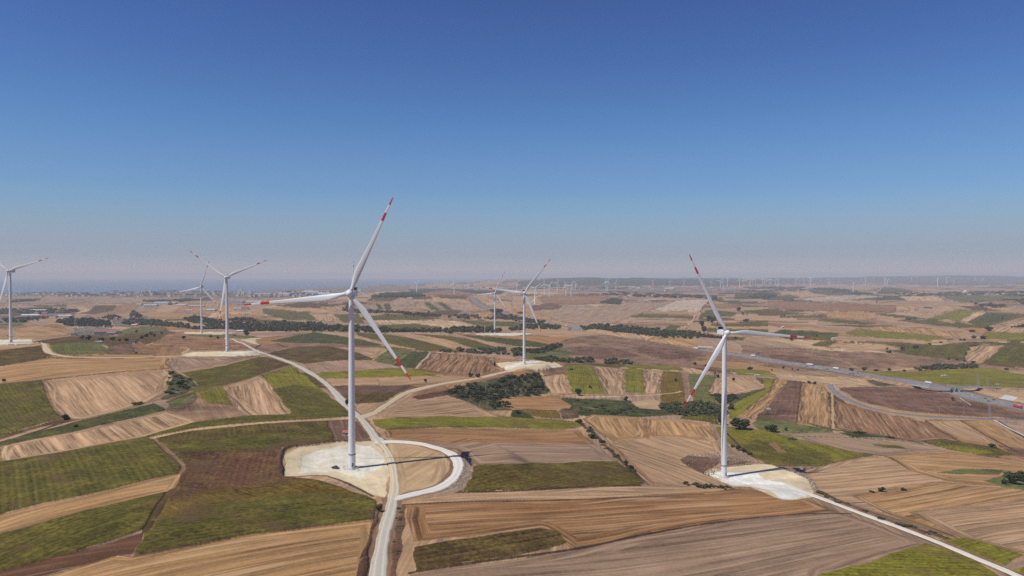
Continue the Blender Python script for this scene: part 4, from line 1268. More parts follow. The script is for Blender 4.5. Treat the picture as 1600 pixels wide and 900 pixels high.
near = [  # index of site, height, yaw, blade angle, label
 (0, 112, 0, 24, 'nearest white wind turbine, on the sandy pad beside the looping gravel road'),
 (1, 112, 8, 94, 'large white wind turbine on the right, where the straight white road ends'),
 (2, 112, 4, 38, 'white wind turbine on the sandy hilltop pad above the striped yellow and tan fields'),
 (3, 112, 6, 25, 'small white wind turbine just left of the hilltop one, beyond the long dark wood edge'),
 (4, 112, 2, 67, 'white wind turbine with a Y-shaped rotor on a sandy pad, one blade hanging down'),
 (5, 112, 5, 17, 'thin white wind turbine in front of the dark wood, left of the Y-shaped rotor'),
 (6, 112, 0, 72.5, 'white wind turbine at the far left edge with one blade pointing right'),
 (7, 112, 5, 2, 'white wind turbine mostly hidden behind the nearest tower and its hub'),
]
hi_proto = turbine_proto(True)
for k, (si, hgt, psi, al, lab) in enumerate(near):
    o = hi_proto if k == 0 else copy_tree(hi_proto)
    x, y = CPT[si]
    z = H(np.array([x]), np.array([y]))[0]
    o.location = (x, y, z)
    hub_px = [(549,460),(1133,521),(819,458),(773,458),(355,434),(314,449),(16,424),(552,450)][k]
    a_, b_ = ray_dir(*hub_px); zh = float(b_) * (y - 4.9)
    s = (zh - z) / HUB; s = min(max(s, .9), 1.1)
    o.scale = (1, 1, s) if False else (s, s, s)
    print('turbine', k, 'ground', round(float(z), 1), 'scale', round(s, 3))
    pose(o, psi, al)
    tag(o, lab, 'wind turbine', 'wind turbines of the farm')
far = [ # hub px, hub py, base py, yaw, angle
 (651,442,457,10,50),(709.5,443,460,0,0),(732,443,449,0,40),(807.5,442,455,0,50),(836,450,475,8,50),(850.5,444,461,0,0),(858.5,446,464,20,35),(870.5,442,456,0,30),(884.5,446,462,-5,-20),(892.3,446,463,5,35),(899,441,453,12,50),
 (947,441,455,0,0),(949.8,440,455,15,25),(962.5,442,453,0,10),
 (1020,439,446,0,50),(1047,439,446,0,-20),(1068.5,439,446,5,55),(1098.5,442,452,0,5),(1111,440,449,10,35),(1125.5,439,451,0,40),(1130,440,449,0,0),(1136.5,435,449,20,30),(1155.5,437,449,5,0),(1172,437.5,447,0,45),(1176.5,439,445,0,50),(1180.5,436,443,0,10),(1191.5,436,445,0,0),(1194.5,435.5,445,0,20),(1197.5,433,443,0,40),
 (1202,436,446,0,-10),(1204.5,436.5,446,0,20),(1211.5,437,445.5,30,0),(1215.5,435.5,447,10,60),(1243.5,435,443,0,50),(1248.5,434,443,0,0),(1256.5,437.5,446,0,60),(1264,435,441,0,0),(1266.5,435,447,0,55),(1281.5,433,440,0,0),(1295.5,436.5,447,25,30),(1310.5,434,441,0,-50),(1333,441.5,457,10,75),(1345.5,435,441,0,50),(1352,435.5,446,5,60),(1365,430,440,20,35),(1382.5,434.5,446.5,60,0),(1386,438,448,5,60),
 (1424.5,432,440,5,70),(1465,434.5,448,25,-20),(1479,434,444,0,70),(1490.5,436.5,444,0,80)]
ORD = ['leftmost', 'second', 'third', 'fourth', 'fifth', 'sixth', 'seventh', 'eighth', 'ninth', 'tenth', 'eleventh', 'twelfth', 'thirteenth', 'fourteenth', 'fifteenth', 'sixteenth', 'seventeenth', 'eighteenth', 'nineteenth', 'twentieth']
bands = [(600, 760, 'left of the highway bend'), (760, 905, 'right of the pointed hilltop turbine'), (905, 1000, 'above the dark village trees'), (1000, 1085, 'before the blue wooded ridge'), (1085, 1160, 'crossed by the big right turbine blade'),
         (1160, 1206, 'clustered right of the big blade'), (1206, 1275, 'above the dark terraced orchard'), (1275, 1370, 'right of the dark terraced orchard'), (1370, 1600, 'near the far right village')]
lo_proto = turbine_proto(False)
cnt = {}
tot_b = {b_[2]: sum(1 for f in far if b_[0] <= f[0] < b_[1]) for b_ in bands}
first = True
for hx, hy, by, psi, al in far:
    o = lo_proto if first else copy_tree(lo_proto); first = False
    g = hit1(hx, by)
    a_, b_ = ray_dir(hx, hy); zh = float(b_) * g[1]
    hgt = min(max(zh - g[2], 70), 150)
    s = hgt / HUB
    o.location = tuple(g); o.scale = (s * 1.12, s * 1.12, s)
    pose(o, psi, al)
    bd = [q for q in bands if q[0] <= hx < q[1]][0][2]
    cnt[bd] = cnt.get(bd, 0) + 1
    od = ORD[cnt[bd] - 1] + ('' if cnt[bd] == 1 else ' from left')
    tag(o, '%s of the tiny hazy white turbines %s' % (od, bd), 'wind turbine', 'distant wind turbines on the horizon')
# ------------------------------------------------------------------ vegetation
def leaf_mat(name, col, col2):
    m = bpy.data.materials.new(name); m.use_nodes = True; nt = m.node_tree
    b = nt.nodes['Principled BSDF']; b.inputs['Roughness'].default_value = .8; b.inputs['Specular IOR Level'].default_value = .15
    p = nt.nodes.new('ShaderNodeNewGeometry').outputs['Position']
    rnd = nt.nodes.new('ShaderNodeObjectInfo').outputs['Random']
    n1 = noise(nt, p, .35, 3, .6)
    c = mixc(nt, math_(nt, 'MULTIPLY', math_(nt, 'SUBTRACT', n1, .35, True), 3.0, True), (*col, 1), (*col2, 1))
    n2_ = noise(nt, p, .07, 3, .7)
    f = math_(nt, 'ADD', .75, math_(nt, 'MULTIPLY', rnd, .5))
    f = math_(nt, 'MULTIPLY', f, math_(nt, 'MAXIMUM', math_(nt, 'ADD', .1, math_(nt, 'MULTIPLY', n2_, 1.9)), .3))
    nt.links.new(mixc(nt, 1.0, c, vec_(nt, f), 'MULTIPLY'), b.inputs['Base Color'])
    return m
leafA = leaf_mat('dark_leaves', (0.032, 0.046, 0.018), (0.08, 0.09, 0.034))
leafB = leaf_mat('olive_leaves', (0.05, 0.056, 0.024), (0.10, 0.098, 0.042))
bark = simple_mat('bark', (0.10, 0.075, 0.05), var=.3, scale=2)
woodm = leaf_mat('wood_leaves', (0.042, 0.054, 0.024), (0.12, 0.12, 0.052))

def crown_geo(rg, clumps, per, size, rx, rz, zc, squash=1.0):
    """leaf-clump faces through an uneven crown: returns (n*3,3) triangle vertices"""
    T = []
    for c in range(clumps):
        d = rg.normal(0, 1, 3); d /= np.linalg.norm(d)
        rad = rg.uniform(.25, 1.0) ** .6
        cc = np.array([d[0] * rx * rad * .75, d[1] * rx * rad * .75, zc + d[2] * rz * rad * .72])
        cr = rg.uniform(.28, .48) * min(rx, rz * 1.3)
        for _ in range(per):
            e = rg.normal(0, 1, 3); e /= np.linalg.norm(e)
            p = cc + e * cr * rg.uniform(.6, 1.05) * np.array([1, 1, squash])
            if p[2] < .15: p[2] = .15 + rg.uniform(0, .4)
            n = e + rg.normal(0, .5, 3); n /= np.linalg.norm(n)
            a = np.cross(n, rg.normal(0, 1, 3)); a /= np.linalg.norm(a) + 1e-9; b_ = np.cross(n, a)
            s = size * rg.uniform(.6, 1.3)
            T += [p + a * s, p - a * s * .5 + b_ * s * .87, p - a * s * .5 - b_ * s * .87]
    return np.array(T)
def crown_mesh(name, T, mat):
    me_ = bpy.data.meshes.new(name)
    n = len(T) // 3
    me_.vertices.add(len(T)); me_.vertices.foreach_set('co', T.astype(np.float32).ravel())
    me_.loops.add(len(T)); me_.loops.foreach_set('vertex_index', np.arange(len(T), dtype=np.int32))
    me_.polygons.add(n); me_.polygons.foreach_set('loop_start', np.arange(0, 3 * n, 3, dtype=np.int32)); me_.polygons.foreach_set('loop_total', np.full(n, 3, np.int32))
    me_.update(); me_.materials.append(mat)
    return me_
def tree_proto(seed, kind, mat):
    rg = np.random.default_rng(seed)
    r = empty('tree' if kind == 'tree' else 'shrub')
    if kind == 'tree':
        T = crown_geo(rg, 18, 44, .55, 3.3, 3.7, 4.7)
        m = MB(); m.tube((0, 0, -.4), (.1, 0, 3.0), .38, .24, 8)
        for k in range(4):
            a = k * 1.6 + seed; m.tube((.1, 0, 2.4 + .25 * k), (1.7 * math.cos(a), 1.7 * math.sin(a), 5.2), .18, .06, 6)
        m.build('trunk', bark, r)
    else:
        T = crown_geo(rg, 12, 40, .5, 3.2, 1.5, 1.5, .8)
        m = MB()
        for k in range(4):
            a = k * 1.5 + seed; m.tube((0.3 * math.cos(a), 0.3 * math.sin(a), -.3), (1.3 * math.cos(a), 1.3 * math.sin(a), 1.6), .12, .05, 5)
        m.build('stem', bark, r)
    link(bpy.data.objects.new('crown' if kind == 'tree' else 'foliage', crown_mesh('crown', T, mat)), r)
    return r
# px, base py, height px, width px, kind (t tree / s shrub), words
VEG = [
 (103,656,9,15,'s','round dark bush at the left stubble corner'),(119,668,6,9,'s','small bush just right of the left stubble corner bush'),
 (6,597,6,6,'t','little tree standing at the left frame edge'),(283,601,9,17,'s','dark round bush in the weedy hollow'),(266,616,4,9,'s','low bush below the weedy hollow'),
 (216,632,5,20,'s','long low bush on the bank under the striped stubble'),
 (593,799,11,11,'t','dark tree beside the gravel road below the nearest turbine'),(542,634,11,8,'t','dark tree against the left side of the nearest tower'),
 (665,597,5,7,'s','lone round bush on the tan field under the red blade tip'),(736,589,8,10,'s','left one of two round bushes above the pale track'),(746,590,8,10,'s','right one of two round bushes above the pale track'),
 (773,574,10,4,'t','thin dark tree on the edge of the hilltop pad'),
 (808,646,6,15,'s','dark oval bush at the left end of the mustard plot'),(905,661,7,19,'s','dark oval bush at the end of the green strip'),(926,685,8,18,'s','larger bush in the field corner above the diagonal hedge'),(941,692,6,14,'s','smaller bush beside the field corner bush'),
 (979,727,8,9,'s','upper bush on the diagonal hedge'),(987,734,9,10,'s','lower bush on the diagonal hedge'),
 (1156,671,20,34,'t','big broad dark tree right of the right tower'),(1126,664,20,15,'t','dark tree half hidden behind the right tower'),(1206,675,13,22,'t','dark bushy tree left of the grassy bank'),
 (1228,673,6,8,'s','small bush on the grassy bank'),(1145,699,5,10,'s','pale edge bush nearest the right tower'),(1153,704,9,9,'t','dark pointed tree in the bright green field hedge'),(1163,707,6,12,'s','middle bush in the bright green field hedge'),(1172,711,5,12,'s','last bush in the bright green field hedge'),
 (1143,640,9,15,'s','bush beside the right tower above the bright green hollow'),(1172,578,6,14,'s','round dark bush under the highway right of the tower'),(1224,576,4,5,'s','tiny bush on the highway slope'),(1206,579,3,4,'s','tiniest bush left on the highway slope'),(1238,578,3,3,'s','third tiny bush on the highway slope'),(1247,579,3,4,'s','fourth tiny bush on the highway slope'),
 (1086,571,6,6,'t','little round tree on the scrub left of the right tower'),(1104,573,5,10,'s','dark bush on the scrub left of the right tower'),(1117,585,4,5,'s','small bush above the tan knob'),(1122,590,6,7,'s','dark bush at the edge of the tan knob'),(1146,596,7,5,'t','small tree on top of the tan knob'),
 (1056,597,7,5,'t','lone grey tree in the mustard field'),(922,607,5,7,'s','dark bush inside the yellow-green strip field'),(904,618,12,12,'t','dark tree at the foot of the yellow-green strip field'),(978,626,7,9,'s','round bush below the stubble strip'),(984,640,4,6,'s','low bush on the valley path'),
 (1377,768,7,15,'s','bush in the middle of the right tan field'),(1362,769,3,12,'s','low flat bush next to the right tan field bush'),(1412,766,3,14,'s','long low bush right of the tan field bush'),
 (1583,756,20,28,'t','big bushy tree at the right frame edge'),(1598,752,18,22,'t','second tree cut by the right frame edge'),(1570,757,10,14,'s','bush in front of the right edge trees'),
 (1551,700,7,15,'s','dark bush at the end of the right green strip'),(1264,599,5,9,'s','left bush above the light vertical stubble'),(1273,600,4,9,'s','right bush above the light vertical stubble'),
 (1238,688,4,20,'s','flat bush on the left of the grassy verge'),(1345,678,4,30,'s','long low bush on the verge under the stubble'),(1390,684,3,22,'s','flat bush further right on the verge under the stubble'),
 (1489,626,6,7,'s','lone bush on the dark slope beside the bridge'),(1350,580,7,9,'t','round tree behind the highway'),(1331,579,4,12,'s','low bush left of the round highway tree'),(1369,580,4,12,'s','low bush right of the round highway tree'),(1390,579,4,9,'s','third bush right of the round highway tree'),(1413,580,3,8,'s','fourth bush right of the round highway tree'),
 (1410,548,8,7,'t','tree at the tip of the right green valley'),(1431,545,7,14,'s','bush row at the tip of the right green valley'),(1388,552,6,12,'s','pale bush left of the right green valley'),(1386,546,4,5,'s','small bush above the pale valley bush'),(1453,539,3,8,'s','small bush along the valley track'),(1470,536,3,8,'s','next small bush along the valley track'),
 (1521,530,7,8,'t','grey tree at the head of the valley'),(1536,530,6,12,'t','second tree at the head of the valley'),(1546,517,7,17,'s','big dark bush left of the far right tan field'),(1501,532,3,6,'s','left of a pair of bushes in the valley head'),(1507,532,3,7,'s','right of a pair of bushes in the valley head'),(1519,519,5,14,'s','long bush in the valley head'),
 (1482,562,3,6,'s','first tiny bush under the valley field'),(1496,563,3,6,'s','second tiny bush under the valley field'),(1507,565,4,6,'s','third tiny bush under the valley field'),(1521,567,4,11,'s','bush at the corner of the tan valley field'),(1573,578,3,10,'s','flat bush right of the dark shrub belt'),
 (1097,512,12,9,'t','tree at the bend of the long hedge'),(1100,521,14,9,'t','lowest tree of the bend grove'),(1107,504,12,9,'t','upper left tree of the bend grove'),(1113,506,13,8,'t','upper middle tree of the bend grove'),(1117,502,10,7,'t','upper right tree of the bend grove'),(1121,508,5,3,'s','lone dot bush right of the bend grove'),
 (1154,487,8,8,'t','tree behind the tip of the big blade root'),(1161,492,5,6,'s','small tree right below the blade tree'),(1166,503,6,15,'s','dark copse right of the big blade'),(1150,530,4,10,'s','bush right of the blue hub hedge'),(1130,530,4,8,'s','bush right beneath the nacelle'),
 (222,530,6,10,'s','lowest bush on the left hill ridge'),(229,527,7,10,'s','second bush on the left hill ridge'),(236,524,6,9,'s','third bush on the left hill ridge'),(213,520,5,7,'s','bush on the lit left hill crest'),(241,527,6,5,'t','small tree on the left hill ridge'),(252,522,5,4,'s','thin bush on the left hill shoulder'),
 (287,530,6,7,'t','lone tree on the bare left hill'),(329,527,4,6,'s','small bush below the thin turbine pad'),(340,529,4,6,'s','second bush below the thin turbine pad'),(367,525,3,8,'s','flat bush right of the thin turbine pad'),(386,524,6,13,'s','dark bush beside the white shed near the wood'),
 (176,533,8,9,'t','grey-green tree on the left hill foot'),(158,533,7,13,'s','wide grey bush on the left hill foot'),(187,534,6,6,'s','small bush right of the hill foot tree'),(198,534,6,10,'s','wide bush right of the hill foot tree'),(128,531,8,8,'t','thin pale tree by the substation'),(138,532,9,10,'t','bigger pale tree by the substation'),
 (213,552,3,6,'s','dot bush below the farm shed'),(119,523,3,3,'s','dot bush by the substation hut'),
 (814,490,4,18,'s','left bush before the highway bend'),(776,491,10,24,'t','tall clump by the highway left of the small tower'),(731,499,7,9,'t','pointed tree on the field edge'),(718,497,5,8,'t','round tree on the field edge'),(702,497,5,6,'t','small round tree on the field edge'),(748,499,5,9,'t','right tree on the field edge'),(606,494,4,4,'s','dot tree on the green field left'),(617,495,3,4,'s','next dot tree on the green field'),(634,496,3,3,'s','third dot tree on the green field'),
 (670,489,4,4,'t','dot tree on the striped hillside'),(746,510,3,5,'s','small bush left of the small tower'),(755,512,3,3,'s','dot bush left of the small tower'),(681,513,3,3,'s','dot bush over the long wood edge'),
 (1370,473.5,3,3,'s','far dot tree on the straw field'),(1237,470,2,5,'s','far dot bush on the pale field'),(1265,471,2,8,'s','far flat bush on the pale field'),(1226,494,3,3,'s','dot bush on the long green strip'),(1566,499,3,3,'s','dot bush on the right green hill'),(1540,486,4,5,'s','round bush at the end of the far track'),
 (1518,473,3,6,'s','first bush of the far right creek'),(1525,476,4,9,'s','second bush of the far right creek'),(1534,479,3,9,'s','third bush of the far right creek'),(1276,526,5,5,'t','dark tree in the green hollow'),(1237,532,4,10,'s','bush right of the red blade tip'),(1420,500,2.5,14,'s','flat dark bush on the narrow green field'),
]
protos_t = [tree_proto(s, 'tree', m) for s, m in ((1, leafA), (2, leafA), (3, leafB))]
protos_s = [tree_proto(s, 'shrub', m) for s, m in ((11, leafA), (12, leafA), (13, leafB))]
used_p = set()
for i, (px, py, hp, wp, kd, lab) in enumerate(VEG):
    g = hit1(px, py); mpx = g[1] / F
    pr = protos_t if kd == 't' else protos_s
    j = 2 if ('pale' in lab or 'grey' in lab) else (i % 2)
    src = pr[j]
    if (kd, j) not in used_p: used_p.add((kd, j)); o = src
    else: o = copy_tree(src)
    hh_ = hp * mpx; ww = wp * mpx
    nat_h = 8.6 if kd == 't' else 3.1; nat_w = 6.6 if kd == 't' else 6.4
    o.location = tuple(g); o.rotation_euler = (0, 0, random.uniform(0, 6.28))
    sx = ww / nat_w
    o.scale = (sx, sx if kd == 't' or ww < 12 else max(.5 * sx, 10 / nat_w), hh_ / nat_h)
    if ww > 12 and kd != 't': o.rotation_euler = (0, 0, random.uniform(-.25, .25))
    tag(o, lab, 'tree' if kd == 't' else 'bush', 'scattered trees' if kd == 't' else 'scattered bushes')
for k in protos_t + protos_s:
    if not k.get('label'):
        for c in kids(k): bpy.data.objects.remove(c)
        bpy.data.objects.remove(k)

# woods, thickets and hedges nobody could count: each ONE mesh of leaf-clump crowns
WOODS = [  # name, polygon, spacing m, height m, width
 ('riverside_wood', '287,499 305,494 330,500 350,504 372,498 390,499 400,505 450,504 500,506 520,511 560,512 600,515 700,516 735,512 760,515 785,516 785,520 700,521 600,520 540,519 480,519 400,518 330,514 300,505', 12, 10, 13),
 ('grove', '86,504 105,500 140,498 160,503 176,508 175,513 150,513 120,511 95,508', 15, 13, 15),
 ('wood_belt', '190,504 210,500 250,503 300,512 330,511 340,515 290,513 230,509 195,507', 16, 11, 15),
 ('village_trees', '0,484 30,482 100,483 125,486 122,489 60,489 0,492', 26, 9, 18),
 ('village_trees', '0,500 20,498 60,494 75,497 60,501 0,505', 24, 9, 18),
 ('village_trees', '203,490 210,487 220,494 218,498 208,496', 20, 10, 16),
 ('village_trees', '160,497 180,494 190,498 175,501', 20, 8, 14),
 ('hillside_wood', '580,463 600,459 630,457 660,461 665,464 630,465 590,466', 26, 11, 24),
 ('hedgerow', '534,484 548,478 550,483 590,486 640,490 690,493 689,496 640,493 580,490 540,488', 18, 10, 17),
 ('hedgerow', '705,494 735,492 750,494 748,497 710,497', 18, 8, 14),
 ('hedgerow', '755,497 790,493 820,498 850,503 850,507 800,500 760,500', 18, 9, 16),
 ('hedgerow', '800,513 820,510 850,508 875,511 870,515 820,515 800,517', 16, 10, 15),
 ('long_hedge', '908,512 930,508 960,511 1000,514 1045,519 1080,520 1090,523 1130,527 1130,529 1085,530 1040,528 1000,524 960,520 915,516', 13, 9, 12),
 ('hill_copse', '938,473 950,470 962,467 972,470 970,474 955,475', 18, 13, 18),
 ('village_belt', '940,459 960,456 1000,458 1060,460 1100,463 1128,467 1100,467 1040,465 1000,464 960,461', 60, 12, 46),
 ('far_grove', '1170,464 1180,460 1200,459 1215,463 1200,467 1175,467', 32, 11, 30),
 ('village_belt', '1400,460 1430,458 1470,457 1530,455 1600,454 1700,456 1700,464 1600,464 1560,461 1500,461 1440,463 1400,462', 60, 12, 44),
 ('orchard_edge', '1262,451 1300,450 1330,454 1365,460 1340,460 1300,457', 60, 10, 50),
 ('creek_scrub', '1530,476 1550,474 1570,477 1568,482 1545,480', 24, 9, 24),
 ('creek_scrub', '1570,469 1600,468 1640,474 1620,478 1590,472', 30, 9, 30),
 ('hedge_line', '1425,479 1470,481 1468,483 1425,480.5', 26, 6, 22),
 ('valley_thicket', '690,612 720,606 745,600 760,603 790,592 810,588 850,583 852,600 856,613 825,621 800,623 775,622 790,632 800,640 775,640 750,632 720,621', 10.5, 5.0, 8),
 ('hollow_thicket', '1028,634 1045,630 1075,628 1105,630 1128,634 1132,646 1115,651 1080,651 1050,648 1034,642', 7.5, 4.0, 7),
 ('knob_thicket', '1110,618 1150,618 1150,626 1128,632', 7, 3.4, 7),
 ('streamside_bushes', '820,547 850,543 872,537 880,540 865,547 835,553 822,551', 10, 5, 10),
 ('streamside_bushes', '838,562 860,558 880,562 900,562 930,560 928,566 890,567 860,567', 9, 5.5, 9),
 ('streamside_bushes', '934,566 960,562 990,567 985,569 950,569', 9, 5.5, 9),
 ('streamside_bushes', '683,549 700,546 735,547 760,545 795,545 795,555 770,554 740,552 700,551', 11, 5.5, 10),
 ('streamside_bushes', '800,547 816,546 816,558 802,557', 9, 6, 9),
 ('valley_scrub', '880,624 930,626 960,636 1000,640 1020,645 980,650 920,645 890,636', 16, 2.4, 7),
 ('shrub_belt', '1428,578 1450,573 1490,572 1528,571 1530,576 1490,577 1440,580', 8, 6, 9),
 ('hedge_line', '1506,560 1508,548 1516,540 1530,539 1530,541 1518,544 1511,552 1510,561', 10, 3.5, 7),
 ('hedge_line', '1580,512 1600,507 1640,503 1640,508 1600,512', 14, 6, 13),
 ('hedge_line', '1162,449 1210,448 1260,449 1255,451 1200,451', 90, 11, 70),
 ('weedy_hollow', '262,580 278,584 300,594 305,606 280,614 262,620 256,620 264,605', 10, 2.2, 6),
 ('ditch_shrubs', '1279,768 1300,778 1330,789 1330,792 1300,783 1279,772', 4, 1.6, 4),
 ('ditch_shrubs', '1335,792 1380,809 1440,828 1480,841 1478,844 1430,829 1370,809', 4.5, 1.5, 4),
 ('roadside_weeds', '622,794 632,792 628,830 618,880 606,880 616,830', 3, .5, 2.0),
 ('hedge_line', '1070,757 1110,758 1144,763 1143,766 1108,763 1070,760', 3.5, 1.8, 4),
 ('diagonal_hedge', '910,664 918,664 945,694 990,735 1012,757 1006,758 975,726', 9, 1.6, 5),
 ('tree_rows', '1150,456 1190,454 1240,453 1260,452 1262,455 1200,457', 90, 10, 60),
 ('roadside_trees', '745,455 800,449 880,447 960,449 1000,453 900,452 820,452', 300, 12, 150),
 ('town_trees', '0,456 300,456 480,456 480,460 200,463 0,460', 170, 12, 90),
 ('wooded_plain', '20,470 60,467 62,471 20,473', 60, 10, 55),
 ('wooded_plain', '225,470 270,468 330,466 330,468.5 280,472 230,472', 60, 10, 50),
 ('field_hedge', '50,489 52,488 105,486 126,484 126,488 60,491', 30, 9, 20),
]
def in_poly(poly, x, y):
    ins = np.zeros(x.shape, bool)
    for i in range(len(poly)):
        ax, ay = poly[i]; bx, by = poly[i - 1]
        if ay == by: continue
        ins ^= ((ay > y) != (by > y)) & (x < (bx - ax) * (y - ay) / (by - ay) + ax)
    return ins
_rg = np.random.default_rng(21)
crowns_lo = [crown_geo(np.random.default_rng(40 + k), 9, 14, .95, 3.2, 2.6, 2.9) for k in range(5)]   # ~126 faces, 6.4 wide, 6 high
crowns_md = [crown_geo(np.random.default_rng(60 + k), 11, 24, .62, 3.2, 2.6, 2.9) for k in range(5)]
total_f = 0
for nm, poly, spc, hgt, wid in WOODS:
    poly = np.array(parse(poly))
    # candidate world points over the bounding region
    wq = hit(poly[:, 0], poly[:, 1])
    lo = wq[:, :2].min(0) - 5; hi = wq[:, :2].max(0) + 5
    nx = int((hi[0] - lo[0]) / spc) + 1; ny = int((hi[1] - lo[1]) / spc) + 1
    XX, YY = np.meshgrid(lo[0] + np.arange(nx) * spc, lo[1] + np.arange(ny) * spc)
    XX = XX.ravel() + _rg.uniform(-.9, .9, nx * ny) * spc; YY = YY.ravel() + _rg.uniform(-.9, .9, nx * ny) * spc
    ins = in_poly(wq[:, :2], XX, YY)
    XX, YY = XX[ins], YY[ins]
    if len(XX) > 1500:
        q = _rg.permutation(len(XX))[:1500]; XX, YY = XX[q], YY[q]
    if len(XX) == 0: print('empty wood', nm); continue
    ZZ = H(XX, YY)
    cs = crowns_md if YY.mean() < 1400 and len(XX) < 900 else crowns_lo
    parts_ = []
    for k in range(len(XX)):
        T = cs[k % 5]
        a = _rg.uniform(0, 6.28); ca, sa = math.cos(a), math.sin(a)
        s0 = _rg.uniform(.45, 1.0) if _rg.uniform() < .6 else _rg.uniform(1.0, 1.55)
        s = wid / 6.4 * s0 * _rg.uniform(.85, 1.2); sh = hgt / 5.8 * (s0 * .55 + .4) * _rg.uniform(.75, 1.2)
        parts_.append(np.stack([(T[:, 0] * ca - T[:, 1] * sa) * s + XX[k], (T[:, 0] * sa + T[:, 1] * ca) * s + YY[k], T[:, 2] * sh + ZZ[k]], 1))
    T = np.concatenate(parts_); total_f += len(T) // 3
    tag(link(bpy.data.objects.new(nm, crown_mesh(nm, T, leafB if 'weed' in nm or 'scrub' in nm else woodm))), kind='stuff')
print('wood faces', total_f)

# ------------------------------------------------------------------ buildings
wall_w = simple_mat('white_wall', (0.5, 0.47, 0.43), var=.1, scale=.2)
wall_c = simple_mat('cream_wall', (0.50, 0.43, 0.35), var=.12, scale=.2)
wall_g = simple_mat('grey_wall', (0.34, 0.34, 0.35), var=.12, scale=.2)
roof_r = simple_mat('red_roof', (0.36, 0.12, 0.08), var=.2, scale=.3)
roof_b = simple_mat('brown_roof', (0.20, 0.12, 0.09), var=.2, scale=.3)
roof_w = simple_mat('pale_metal_roof', (0.66, 0.66, 0.66), rough=.5, var=.08)
roof_bl = simple_mat('blue_metal_roof', (0.10, 0.20, 0.38), rough=.5, var=.1)
roof_d = simple_mat('dark_roof', (0.07, 0.065, 0.065), var=.2)
glass = simple_mat('window_glass', (0.04, 0.05, 0.06), rough=.15, spec=.6)
def house(name, L, W, hw, hr, wall, roof, wins=True, nst=1, door=True):
    r = empty(name)
    m = MB(); m.box((0, 0, hw / 2 - .5), (L, W, hw + 1)); m.build('wall', wall, r)
    m = MB()
    if hr > .6:
        o_ = .4
        v = [(-L/2-o_, -W/2-o_, hw), (L/2+o_, -W/2-o_, hw), (L/2+o_, W/2+o_, hw), (-L/2-o_, W/2+o_, hw), (-L/2-o_, 0, hw+hr), (L/2+o_, 0, hw+hr)]
        m.add(v, [(0,1,5,4), (2,3,4,5), (1,2,5), (3,0,4), (0,3,2,1)])
    else:
        m.box((0, 0, hw + .15), (L + .5, W + .5, .3)); m.box((L * .2, W * .1, hw + .9), (L * .15, W * .2, 1.2))
    m.build('roof', roof, r)
    if wins:
        for s in range(nst):
            z = hw * (s + .55) / nst
            nw = max(2, int(L / 4))
            for k in range(nw):
                m = MB(); m.box((-L / 2 + L * (k + .5) / nw, -W / 2 - .02, z), (1.3, .12, min(1.5, hw / nst * .45))); m.build('window', glass, r)
    if door:
        m = MB(); m.box((L * .08, -W / 2 - .03, 1.0), (1.1, .14, 2.1)); m.build('door', roof_d, r)
    return r
def place(o, px, py, rz, label, cat, group=None, sx=1, sz=1, dz=0):
    g = hit1(px, py)
    o.location = (g[0], g[1], g[2] + dz); o.rotation_euler = (0, 0, rz)
    if sx != 1 or sz != 1: o.scale = (sx, sx, sz)
    tag(o, label, cat, group); return o
place(house('hut', 5.5, 4.2, 2.4, 1.5, wall_w, roof_r), 542, 680, -.35, 'little red roofed white hut on bare soil left of the nearest tower', 'hut')
place(house('shed', 12, 7, 3, 1.2, wall_g, roof_d), 207, 536, -.15, 'dark roofed farm shed on the brown plot of the left hill', 'shed')
place(house('shed', 11, 6, 2.6, .3, wall_g, roof_w), 155, 536, .1, 'flat grey metal shed at the edge of the left green field', 'shed')
place(house('warehouse', 66, 34, 7, 4, wall_w, roof_r), 168, 521, .45, 'long low building with a red tiled roof beside the substation', 'warehouse')
place(house('warehouse', 24, 14, 5, .5, wall_w, roof_w), 174, 522, .35, 'bright white low annex in front of the long red roof', 'warehouse')
place(house('hut', 14, 9, 4, .4, wall_g, roof_d), 116, 525, .1, 'dark flat substation hut at the foot of the lattice mast', 'hut')
place(house('warehouse', 20, 12, 4.5, 2, wall_w, roof_w), 375, 519, .1, 'small white shed before the wood, right of the Y-shaped turbine tower', 'shed')
place(house('villa', 13, 11, 6, 3, wall_w, roof_w), 173, 510, .1, 'tall white house at the end of the dark grove', 'house')
place(house('farmhouse', 17, 10, 4, 2, wall_w, roof_w), 210, 509, .1, 'pale farmhouse left of the wood belt', 'house')
place(house('farmhouse', 13, 10, 4, 2, wall_w, roof_b), 233, 510, -.1, 'second pale farmhouse before the wood belt', 'house')
place(house('farmhouse', 18, 11, 4, 2.5, wall_c, roof_d), 169, 512, .1, 'low grey farm building behind the substation', 'house')
place(house('warehouse', 68, 32, 10, 3, wall_w, roof_w), 49, 496, .05, 'white warehouse among the trees on the far left', 'warehouse')
place(house('warehouse', 54, 30, 7, 2, wall_w, roof_w), 57, 486, .05, 'white hall behind the far left trees', 'warehouse')
place(house('warehouse', 50, 30, 7, 2, wall_w, roof_w), 66, 486, .05, 'second white hall behind the far left trees', 'warehouse')
place(house('warehouse', 62, 26, 5, 2, wall_g, roof_bl), 88, 494, .0, 'long blue-grey sheds left of the grove', 'warehouse')
place(house('warehouse', 62, 26, 5, 2, wall_g, roof_w), 102, 495, -.1, 'long pale sheds above the grove', 'warehouse')
place(house('warehouse', 85, 50, 14, 3, wall_w, roof_w), 254, 476, .0, 'largest white factory hall on the left plain', 'factory hall')
place(house('warehouse', 60, 40, 9, 2, wall_w, roof_w), 267, 475, .0, 'white hall joined right of the largest factory hall', 'factory hall')
place(house('warehouse', 75, 30, 7, 2, wall_w, roof_w), 236, 478, .0, 'long low white hall left of the largest factory hall', 'factory hall')
